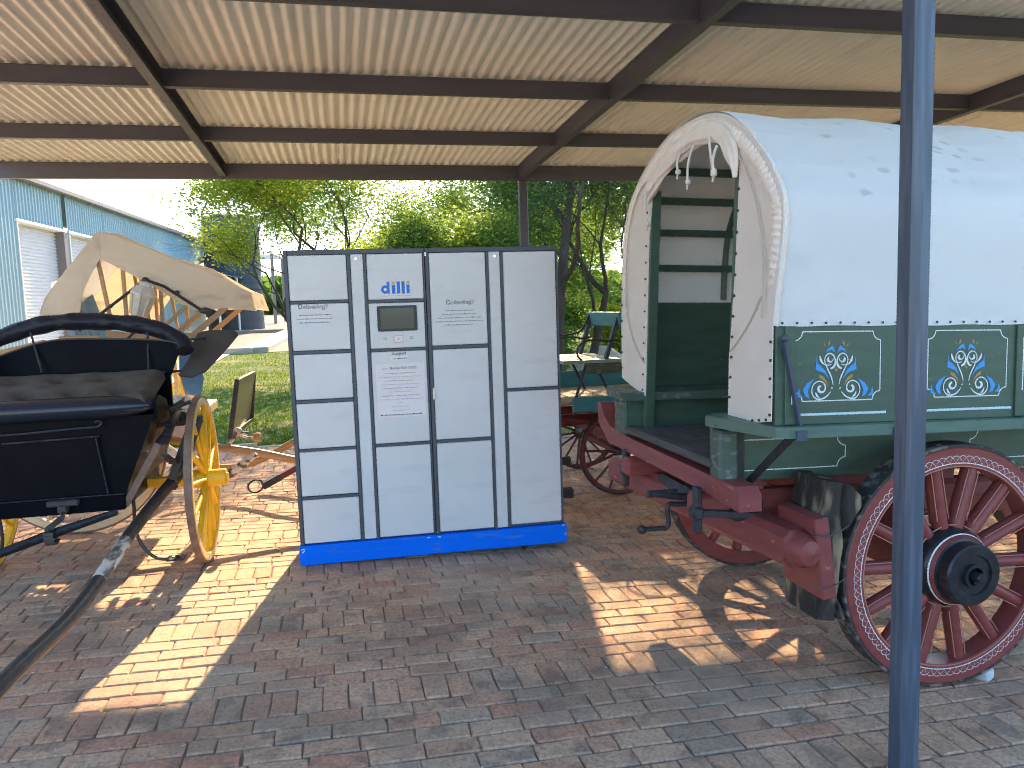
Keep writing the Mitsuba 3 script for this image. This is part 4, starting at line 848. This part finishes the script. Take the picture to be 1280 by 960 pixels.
for y in (6.02, 7.15):
    m = MB().tube([(-1.80, y, 1.50), (-1.352, y, 1.836), (-1.33, y, 1.842), (-1.215, y, 1.797), (-.95, y, 1.60), (-.91, y, 1.60)], .011, 7).ball((-1.335, y, 1.842), .026, 1).ball((-1.13, y, 1.748), .02, 1).ball((-.945, y, 1.612), .035, 1, (1.3, .6, .7)).ball((-1.58, y, 1.665), .015, 1); put('hood_iron', m, 'm_iron', cc_, smooth=40)
# seat
s_, t_ = np.meshgrid(np.linspace(0, 1, 70), np.linspace(0, 1, 26), indexing='ij'); yb = 6.22+.80*s_
rib = .022*np.abs(np.sin(np.pi*(s_*9)))**.6
V = np.stack([-2.03+.10*(1-t_)-.06*t_+rib*np.sin(np.pi*np.clip(t_*1.02, 0, 1))**.4+.12*(2*np.abs(s_-.5))**4, yb, 1.18+t_*(.60+.10*np.sin(np.pi*s_))], -1)
i, j = np.meshgrid(np.arange(69), np.arange(25), indexing='ij'); i, j = i.ravel(), j.ravel()
put('tufted_back', MB().add(V.reshape(-1, 3), np.stack([i*26+j, (i+1)*26+j, (i+1)*26+j+1, i*26+j+1], 1)), 'm_tufted', cc_, smooth=True, label='tufted blue seat back under the hood')
m = MB().box(-1.96, -1.42, 6.2, 7.0, 1.14, 1.24, .035); put('seat_cushion', m, 'm_tufted', cc_, smooth=30)
m = MB().box(-1.98, -1.05, 6.22, 6.98, .78, .86, .01); put('floor', m, 'm_cream', cc_)
for y in (6.18, 7.0):
    for k in range(9): m = MB().box(-1.30+.047*k-.42, -1.30+.047*k-.42+.030, y, y+.02, .86, 1.33-.04*(k > 5), .004); put('body_slat', m, 'm_cream' if k % 2 else 'm_yellow', cc_)
    m = MB().prism(Polygon([(-1.06, .98), (-1.03, 1.10), (-1.06, 1.27), (-1.10, 1.34), (-1.165, 1.33), (-1.175, 1.15), (-1.15, 1.0)]).buffer(.01), .03, (0, y+.03, 0), np.array([(1, 0, 0), (0, 0, 1), (0, -1, 0)]))
    if y < 6.5: put('arm_panel', m, 'm_tufted', cc_)
m = MB().box(-1.98, -1.70, 6.15, 6.18, 1.34, 1.46, .01).bar((-2.6, 6.1, 1.30), (-2.05, 6.1, 1.42), .03, .045); put('rear_rail', m, 'm_wood', cc_)
m = MB().bar((-1.66, 6.16, 1.47), (-1.28, 6.16, 1.40), .03, .05); put('side_rail', m, 'm_wood', cc_)
# dash
dq = np.array([(-.770, 6.1, 1.072), (-.745, 7.06, 1.06), (-.79, 7.06, .655), (-.845, 6.1, .655)]); e1 = dq[1]-dq[0]; dl_ = np.linalg.norm(e1); e1 /= dl_; e2 = dq[3]-dq[0]; e2 -= e1*(e2@e1); hl = np.linalg.norm(e2); e2 /= hl; en = np.cross(e1, e2)
bd = put('dashboard', MB().obox(dq.mean(0), (e1, e2, en), (dl_-.03, hl-.03, .014), .003), 'm_dash_reflection', cc_, label='leather dashboard in a black studded frame')
m = MB()
for a, b in ((0, 1), (1, 2), (2, 3), (3, 0)): m.bar(dq[a], dq[b], .034, .034)
for a, b in ((3, 0), (1, 2)):
    for t in np.linspace(.05, .95, 7): m.ball(dq[a]+(dq[b]-dq[a])*t-np.array([0, .018, 0]), .007, 1)
put('dash_frame', m, 'm_iron', cc_)
# shafts and front gear
put('shaft', MB().tube(spline([(-1.3, 5.98, .70), (-.84, 5.98, .585), (-.6, 5.98, .53), (-.38, 5.98, .465), (.2, 5.98, .40), (.9, 6.0, .42)], 30), .030, 8), 'm_wood', cc_, smooth=True)
put('shaft', MB().tube(spline([(-1.3, 6.9, .40), (-.93, 6.9, .27), (-.62, 6.9, .36), (-.42, 6.9, .46), (.1, 6.9, .62), (.6, 6.9, .7)], 30), .030, 8), 'm_wood', cc_, smooth=True)
m = MB().tube([(-.86, 6.0, .60), (-.77, 6.0, .70), (-.70, 6.0, .69)], .014, 8).ball((-.775, 6.0, .705), .034, 2).tube([(-.76, 6.0, .675), (-.70, 6.0, .655), (-.66, 6.0, .655)], .010, 8); put('front_iron', m, 'm_worn', cc_, smooth=40)
m = MB().lathe([(0, 0), (.028, 0), (.036, .02), (.036, .05), (.02, .055), (0, .05)], (-.665, 6.0, .655), (1, -.1, -.08), 16); put('turned_knob', m, 'm_wood', cc_, smooth=40)
m = MB().tube([(-.85, 5.9, .40), (-.80, 5.9, .435), (-.66, 5.9, .535), (-.645, 5.9, .55)], [.034, .034, .024, .016], 10); put('swingle_end', m, 'm_worn', cc_, smooth=40)
m = MB().prism([(-1.36, .66), (-1.30, 1.0), (-1.12, .99), (-1.06, .93), (-1.08, .64)], .012, (0, 6.07, 0), np.array([(1, 0, 0), (0, 0, 1), (0, -1, 0)])); put('side_cloth', m, 'm_paper', cc_)
# carriage lamp
ld = np.array([(.30, 0, .95)])[0]; ld = ld/np.linalg.norm(ld); l0 = np.array([-1.405, 5.90, 1.50])
lm = put('lamp', MB().lathe([(.0, .055), (.038, .055), (.045, .075), (.043, .09), (.055, .10), (.078, .235), (.086, .24), (.088, .255), (.058, .305), (.045, .31), (.040, .335), (.0, .345)], l0, ld, 8), 'm_lamp', cc_, smooth=25, label='cream carriage lamp tilted above the padded rail')
_, ls, lu = frame(ld); m = MB()
for k in range(8):
    a = 2*math.pi*k/8; e = math.cos(a)*ls+math.sin(a)*lu; m.bar(l0+ld*.10+e*.057, l0+ld*.236+e*.081, .010, .010, up=e, ch=.001)
put('lamp_rib', m, 'm_cream', lm)
put('lamp_stem', MB().tube([l0-ld*.03, l0+ld*.056], [.022, .032], 12).tube([l0+(0, .02, -.02), l0+(-.10, .06, -.10), (-1.55, 6.1, 1.38)], .010, 6), 'm_iron', lm, smooth=40)

# ---------------------------------------------------------------- teal bench wagon
bw = thing('bench_wagon', 'teal wagon with a bench seat and maroon wheels behind the parcel locker', 'wagon')
hub_b = [(0, -.14), (.04, -.14), (.055, -.04), (.07, 0), (.062, .05), (.056, .10), (.05, .105), (0, .105)]
bmts = dict(rim='m_maroon', tyre='m_iron', spoke='m_maroon', hub='m_hub')
for (x, y, R, sy) in ((2.33, 6.22, .375, -1), (2.33, 7.36, .375, 1), (4.0, 6.2, .48, -1), (4.0, 7.36, .48, 1)):
    wheel(bw, (x, y, gz(x)+R+.002), (0, sy, 0), R, .036, .042, .010, 14, .024, .020, hub_b, bmts, .065, phase=.1)
for x, z in ((2.33, .287), (4.0, .36)): put('axle', MB().bar((x, 6.24, z), (x, 7.34, z), .06, .06), 'm_maroon', bw)
m = MB().box(1.7, 4.6, 6.45, 6.55, .50, .60, .01).box(1.7, 4.6, 7.0, 7.1, .50, .60, .01).box(2.25, 2.40, 6.3, 7.3, .36, .49, .01).box(3.92, 4.08, 6.3, 7.3, .42, .49, .01); put('undercarriage', m, 'm_maroon', bw)
m = MB().tube(spline([(1.5, 6.28, .64), (1.8, 6.28, .60), (2.1, 6.28, .55), (2.5, 6.28, .53)], 16), .03, 8); put('fore_hound', m, 'm_maroon', bw, smooth=True)
for k in range(9): put('floor_plank', MB().box(1.55, 4.7, 6.16+k*.118, 6.16+k*.118+.112, .735, .76, .004), 'm_plank', bw)
m = MB().box(1.88, 4.7, 6.12, 6.15, .665, .79, .01); put('side_board', m, 'm_teal', bw)
m = MB().box(1.5, 4.7, 7.23, 7.26, .73, .92, .01); put('side_board', m, 'm_teal', bw)
m = MB().box(1.50, 1.53, 6.16, 7.23, .70, .80, .01); put('front_board', m, 'm_teal', bw)
m = MB().prism([(1.82, 6.18), (2.33, 6.16), (2.36, 7.02), (1.72, 7.02)], .028, (0, 0, 1.072), np.eye(3)); put('seat', m, 'm_seatblue', bw, label='pale blue worn bench seat board')
m = MB().box(2.02, 2.36, 6.165, 6.19, .98, 1.07, .006); put('seat_side', m, 'm_green_grey', bw)
m = MB().obox((2.335, 6.60, 1.432), np.array([(.99, 0, .14), (0, 1, 0), (-.14, 0, .99)]), (.028, .86, .125), .006); put('backrest', m, 'm_teal', bw)
for y in (6.24, 6.96):
    put('back_post', MB().bar((2.22, y, 1.10), (2.335, y, 1.46), .05, .03, up=(1, 0, 0)), 'm_ironblue', bw)
    put('arm_iron', MB().tube(spline([(1.99, y-.04, 1.10), (1.955, y-.04, 1.14), (1.965, y-.04, 1.215), (2.03, y-.04, 1.257), (2.15, y-.04, 1.26), (2.32, y-.04, 1.262)], 30), .0085, 7), 'm_iron', bw, smooth=True)
    for a, b in (((2.045, 1.072), (1.94, .765)), ((2.115, 1.072), (2.26, .765))): put('seat_leg', MB().bar((a[0], y, a[1]), (b[0], y, b[1]), .022, .014, up=(0, 1, 0)), 'm_ironblue' if a[0] < 2.1 else 'm_iron', bw)
put('arm_iron', MB().tube(spline([(1.6, 6.94, 1.305), (1.92, 6.94, 1.300), (2.12, 6.94, 1.29), (2.22, 6.95, 1.32), (2.29, 6.96, 1.40), (2.315, 6.96, 1.47)], 30), .0085, 7), 'm_iron', bw, smooth=True)
m = MB().box(1.5, 1.80, 6.75, 6.82, .80, 1.06, .02).box(1.62, 2.0, 7.05, 7.11, .80, 1.0, .02); put('seat_box', m, 'm_black', bw)
put('drag_shoe', MB().bar((1.5, 6.35, .19), (1.90, 6.30, .23), .06, .06), 'm_iron', bw); put('drag_shoe', MB().bar((1.45, 6.02, .035), (1.82, 6.0, .02), .08, .075), 'm_iron', bw)
# red drawbar with ring, reaching past the locker
m = MB().bar((-.60, 6.95, .131), (-.36, 7.02, .235), .055, .05).bar((-.36, 7.02, .235), (1.6, 6.78, .50), .055, .05); put('drawbar', m, 'm_maroon', bw, label='red drawbar passing behind the parcel locker')
m = MB().bar((-.72, 6.915, .078), (-.575, 6.957, .142), .062, .056); put('drawbar_socket', m, 'm_iron', bw)
a = np.linspace(0, 2*np.pi, 25); m = MB().tube(np.stack([-.775+.060*np.cos(a), 6.90+.03*np.cos(a), gz(-.775)+.070+.055*np.sin(a)], 1), .008, 8); put('drawbar_ring', m, 'm_iron', bw, smooth=True)

# ---------------------------------------------------------------- shed, tank, poles
sh = thing('shed', 'large pale blue corrugated shed with two roller doors', 'shed')
SU = np.array([.0674, .9977, 0]); SNv = np.array([.9977, -.0674, 0]); S0 = np.array([-8.15, 23.8, 0])
def SP(t, o, z): return S0+SU*t+SNv*o+np.array([0, 0, z])
def rib_wall(t0, t1, z0, z1):
    m = MB(); ts, os = [], []; t = t0
    while t < t1:
        for dt, o in ((0, 0), (.105, 0), (.125, .035), (.165, .035), (.185, 0)):
            if t+dt <= t1: ts.append(t+dt); os.append(o)
        t += .19
    ts.append(t1); os.append(0); k = len(ts); V = [SP(a, b, z0) for a, b in zip(ts, os)]+[SP(a, b, z1) for a, b in zip(ts, os)]
    j = np.arange(k-1); return m.add(V, np.stack([j, j+1, j+1+k, j+k], 1))
D1, D2, DZ = (-.75, 2.25), (2.62, 5.62), 4.22
for a, b, z0, z1 in ((-22, D1[0], -.2, 5.36), (D1[0], D1[1], DZ, 5.36), (D2[0], D2[1], DZ, 5.36), (D2[1], 19.6, -.2, 5.36)):
    put('wall', rib_wall(a, b, z0, z1), 'm_shed', sh)
put('pillar', MB().obox(SP((D1[1]+D2[0])/2, -.12, 2.0), (SU, SNv, (0, 0, 1)), (D2[0]-D1[1], .30, 4.46), .01), 'm_gutter', sh)
put('end_wall', MB().obox(SP(19.65, -7, 2.6), (SU, SNv, (0, 0, 1)), (.1, 14, 5.5), .01), 'm_shed', sh)
m = MB(); V = [SP(-22, .25, 5.42), SP(19.9, .25, 5.42), SP(19.9, -7, 6.3), SP(-22, -7, 6.3), SP(19.9, -14.2, 5.42), SP(-22, -14.2, 5.42)]
put('roof', m.add(V, [(0, 1, 2, 3), (3, 2, 4, 5)]), 'm_shed', sh)
put('gutter', MB().obox(SP(-1.1, .19, 5.40), (SU, SNv, (0, 0, 1)), (41.9, .15, .16), .02), 'm_gutter', sh)
for k, (a, b) in enumerate((D1, D2)):
    z = np.arange(.02, DZ, .0125); pr2 = np.stack([-.22+.018*np.sin(2*np.pi*z/.10), z], 1); kk = len(z)
    V = [SP(a, o, zz1) for o, zz1 in pr2]+[SP(b, o, zz1) for o, zz1 in pr2]; j = np.arange(kk-1)
    rd_ = put('roller_door', MB().add(V, np.stack([j, j+kk, j+kk+1, j+1], 1)), 'm_door', sh, smooth=True)
    m = MB().obox(SP(a+.03, -.08, DZ/2), (SU, SNv, (0, 0, 1)), (.06, .26, DZ), .004).obox(SP((a+b)/2, .03, DZ+.03), (SU, SNv, (0, 0, 1)), (b-a+.1, .08, .07), .004).obox(SP((a+b)/2, -.13, DZ+.002), (SU, SNv, (0, 0, 1)), (b-a, .26, .012), .002); put('door_frame', m, 'm_shedtrim', rd_)
put('slab', MB().obox(SP(2, .6, .27), (SU, SNv, (0, 0, 1)), (9, 1.6, .25), .02), 'm_concrete', sh)
m = MB().tube([SP(18.0, .5, 4.35), SP(18.0, .5, 6.35)], .16, 12).tube([SP(18.0, .5, 4.40), SP(17.2, .3, 4.15)], .16, 12).lathe([(.17, 0), (.2, 0), (.2, .06), (.17, .06)], SP(18.0, .5, 6.32), (0, 0, 1), 12); put('flue_pipe', m, 'm_chrome', sh, smooth=40)
m = MB(); V = [SP(11, 0.02, 4.0), SP(19.6, .02, 4.0), SP(19.6, 2.6, 3.3), SP(11, 2.6, 3.3)]; m.add(V, [(0, 1, 2, 3)]); put('awning', m, 'm_shedtrim', sh)
for t in (11.2, 15.4, 19.4): put('awning_post', MB().tube([SP(t, 2.5, .4), SP(t, 2.5, 3.3)], .05, 8), 'm_shedtrim', sh)
TX, TY = -5.05, 41.5; tz = terr(TX, TY)
tk = thing('water_tank', 'tall dark blue cylindrical water tank beside the shed', 'water tank')
rr = []
for k in range(12): z = .10+k*.46; rr += [(1.36, z), (1.36, z+.42), (1.345, z+.44)]
put('shell', MB().lathe([(0, .10)]+rr+[(1.36, 5.62), (1.30, 5.74), (.35, 5.95), (0, 5.95)], (TX, TY, tz), (0, 0, 1), 48), 'm_tank', tk, smooth=40)
put('inlet_pipe', MB().tube(spline([(TX-1.0, TY-.6, tz+5.6), (TX-1.0, TY-.6, tz+6.3), (TX-.9, TY-.6, tz+6.55), (TX-1.15, TY-.6, tz+6.6)], 14), .05, 8), 'm_gutter', tk, smooth=True)
put('base_slab', MB().box(TX-2.4, TX+3.0, TY-2.6, TY+2, tz-.5, tz+.11, .03), 'm_paved', tk)
pf = thing('pole_shelter', 'thin dark poles under a pale beam beyond the water tank', 'shelter')
for x, y in ((-3.86, 51.0), (-3.5, 55.0), (-5.6, 55.0)):
    put('pole', MB().tube([(x, y, terr(x, y)-.1), (x, y, terr(x, y)+4.4)], .10, 8), 'm_gutter', pf)
put('beam', MB().bar((-6.2, 55, 5.35), (-3.2, 55, 5.35), .3, .3).bar((-3.86, 50.5, 5.35), (-3.4, 56, 5.35), .2, .2), 'm_shedtrim', pf)
bank = MB(); xs_ = np.linspace(3.4, 6.9, 26); ys_ = np.linspace(13.0, 16.4, 22); Xb, Yb = np.meshgrid(xs_, ys_, indexing='ij')
Zb = terr(Xb, Yb)-.08+.85*np.exp(-((Xb-5.15)/.75)**2-((Yb-14.7)/.7)**2)+.10*(meshkit.fbm(np.stack([Xb*1.6, Yb*1.6, 0*Xb], -1), 4)-.5)-.25*((Xb < 3.6) | (Xb > 6.8) | (Yb < 13.1) | (Yb > 16.3))
i, j = np.meshgrid(np.arange(25), np.arange(21), indexing='ij'); i, j = i.ravel(), j.ravel()
put('sand_bank', bank.add(np.stack([Xb, Yb, Zb], -1).reshape(-1, 3), np.stack([i*22+j, (i+1)*22+j, (i+1)*22+j+1, i*22+j+1], 1)), 'm_bank', smooth=True, kind='structure', label='pale sandy bank seen between the tree trunks')

# ---------------------------------------------------------------- trees
def tree(name, label, base, h, spread, nlim, leaf, n_leaf, size, seed, trunk_r=.12, lean=(0, 0), fork=.3, drop=.0, cl=.30, group=None, cat='tree', shape=1., zmin=None, zmax=None, xmin=None, aim=(0, 0, 0)):
    r = np.random.default_rng(seed); base = np.array([base[0], base[1], terr(base[0], base[1])-.06])
    tm, tips = MB(), []
    def grow(p, d, L_, rad, depth):
        k = max(3, int(L_/.25)); pts = [p]; dd = d/np.linalg.norm(d)
        for _ in range(k):
            dd = dd+r.normal(0, .025 if depth == 0 else .14, 3)+np.array([0, 0, .05-drop*(depth > 1)]); dd /= np.linalg.norm(dd); pts.append(pts[-1]+dd*L_/k)
        pts = np.array(pts); r1 = rad*(.55 if depth < nlim else .3)
        tm.tube(pts, np.linspace(rad, r1, k+1), 7 if depth < 2 else 4, cap=False)
        if depth >= nlim-1:
            for q in pts[1:]: tips.append(q)
        if depth < nlim:
            nb = r.integers(2, 4) if depth else r.integers(3, 5)
            for b in range(nb):
                at = 1. if b == 0 else r.uniform(.45, 1.)
                q = pts[int(round(at*k))]; a = r.uniform(0, 2*np.pi); o = np.array([np.cos(a), np.sin(a), 0])*spread*shape+np.asarray(aim)
                nd = dd*.75+o*r.uniform(.6, 1.1)+np.array([0, 0, r.uniform(-.1, .35)]); grow(q, nd, L_*r.uniform(.62, .85), r1*(.95 if b == 0 else .7), depth+1)
    grow(base, np.array([lean[0], lean[1], 1.]), h*fork, trunk_r, 0)
    key = thing(name, label, cat, group)
    put('trunk', tm, 'm_bark', key, smooth=True)
    tips = np.array(tips)
    if xmin is not None: tips = tips[tips[:, 0] > xmin]
    if zmax is not None: tips = tips[tips[:, 2] < zmax]
    if zmin is not None: tips = tips[tips[:, 2] > zmin]
    ci = r.integers(0, len(tips), n_leaf); tone = r.random(len(tips))
    c = tips[ci]+r.normal(0, cl, (n_leaf, 3))*np.array([1, 1, .55])
    a = r.normal(0, 1, (n_leaf, 3)); a /= np.linalg.norm(a, axis=1, keepdims=True); a[:, 2] *= .6
    b = np.cross(a, r.normal(0, 1, (n_leaf, 3))); b /= np.linalg.norm(b, axis=1, keepdims=True); s = size*(.6+.8*r.random((n_leaf, 1)))
    V = np.stack([c-a*s, c+b*s*.36, c+a*s, c-b*s*.36], 1)
    f = np.array([(0, 1, 2), (0, 2, 3)])[None]+4*np.arange(n_leaf)[:, None, None]
    t = np.clip(.55*tone[ci]+.45*r.random(n_leaf), 0, 1)
    put('crown', (V.reshape(-1, 3), f.reshape(-1, 3)), leaf, key, uv=np.repeat(np.stack([t, t], -1), 4, 0))
tree('acacia_tree', 'airy tree with thin grey branches left of the bright bush', (.55, 15.6), 5.6, .8, 5, 'm_leaf_light', 12000, .042, 3, .075, (-.12, 0), .36, cl=.24, zmax=4.9, xmin=-2.3)
tree('acacia_tree', 'feathery light green tree in front of the water tank', (-.45, 15.2), 5.2, .85, 5, 'm_leaf_light', 17000, .044, 9, .085, (-.36, -.05), .34, cl=.24, drop=.05, zmax=4.7, xmin=-2.3, aim=(-.18, 0, 0))
tree('acacia_tree', 'light green tree with dark twigs above the left end of the locker', (.1, 19.0), 6.2, .9, 5, 'm_leaf_mid', 20000, .052, 13, .09, (-.1, 0), .36, cl=.30, zmax=5.6, xmin=-2.9)
tree('bush', 'bright yellow-green bush standing behind the left half of the locker', (1.25, 12.8), 4.9, .75, 4, 'm_leaf_light', 24000, .046, 21, .06, (0, 0), .24, cl=.22, cat='bush', zmax=3.75)
tree('bush', 'fuller green bush behind the middle of the locker', (2.35, 13.2), 5.0, .75, 4, 'm_leaf_mid', 26000, .046, 25, .06, (0, 0), .25, cl=.22, cat='bush', zmax=4.5)
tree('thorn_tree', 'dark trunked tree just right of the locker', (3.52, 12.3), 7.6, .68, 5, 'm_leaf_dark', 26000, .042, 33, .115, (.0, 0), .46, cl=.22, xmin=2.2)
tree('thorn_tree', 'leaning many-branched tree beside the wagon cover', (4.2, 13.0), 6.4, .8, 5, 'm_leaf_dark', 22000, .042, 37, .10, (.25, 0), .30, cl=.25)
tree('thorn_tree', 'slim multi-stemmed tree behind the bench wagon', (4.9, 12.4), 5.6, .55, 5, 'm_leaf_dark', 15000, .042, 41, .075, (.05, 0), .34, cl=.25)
tree('thorn_tree', 'tree behind the green bush and rear post', (3.2, 16.5), 6.4, .8, 5, 'm_leaf_mid', 22000, .050, 47, .08, (0, 0), .27, cl=.3, zmax=5.6)
tree('bush', 'low bush at the foot of the dark trunked tree', (3.9, 15.4), 2.4, .9, 4, 'm_leaf_mid', 13000, .046, 55, .05, (0, 0), .2, cl=.2, cat='bush')
tree('bush', 'low sunlit bush beside the pale sandy bank', (6.3, 16.8), 2.6, .9, 4, 'm_leaf_light', 12000, .048, 57, .05, (0, 0), .2, cl=.22, cat='bush')
tree('bush', 'rounded green bush on the lawn behind the sandy bank', (5.5, 18.6), 2.9, .95, 4, 'm_leaf_mid', 15000, .055, 71, .05, (0, 0), .2, cl=.26, cat='bush')
tree('bush', 'wide green bush farthest back between the trunks', (7.9, 21.5), 3.2, .95, 4, 'm_leaf_mid', 16000, .060, 73, .05, (0, 0), .2, cl=.30, cat='bush')
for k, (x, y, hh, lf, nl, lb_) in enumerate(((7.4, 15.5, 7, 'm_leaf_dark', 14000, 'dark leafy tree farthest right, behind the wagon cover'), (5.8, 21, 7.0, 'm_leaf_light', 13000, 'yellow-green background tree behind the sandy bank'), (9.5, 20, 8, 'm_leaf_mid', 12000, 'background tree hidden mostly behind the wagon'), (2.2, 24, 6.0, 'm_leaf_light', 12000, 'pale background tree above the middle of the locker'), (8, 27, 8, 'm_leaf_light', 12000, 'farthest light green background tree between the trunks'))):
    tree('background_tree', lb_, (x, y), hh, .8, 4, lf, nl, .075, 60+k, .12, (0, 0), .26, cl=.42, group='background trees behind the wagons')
# far wood
r = np.random.default_rng(77); V, F, Uv = [], [], []
nf = 26000; xx = r.uniform(-60, 110, nf); yy_ = r.uniform(95, 125, nf); prof_h = 3.0+3.0*meshkit.fbm(np.stack([xx*.09, yy_*.05, 0*xx], -1), 3)
c = np.stack([xx, yy_, 1.3+prof_h*r.random(nf)**.8], -1); a = r.normal(0, .45, (nf, 3)); b = r.normal(0, .45, (nf, 3))
put('far_wood', (np.stack([c-a, c+b, c+a, c-b], 1).reshape(-1, 3), (np.array([(0, 1, 2), (0, 2, 3)])[None]+4*np.arange(nf)[:, None, None]).reshape(-1, 3)), 'm_leaf_mid', uv=np.repeat(r.random((nf, 1))*np.ones((1, 2)), 4, 0), kind='stuff', label='pale far-off line of trees on the horizon')
labels = {k: v for k, v in labels.items() if v}
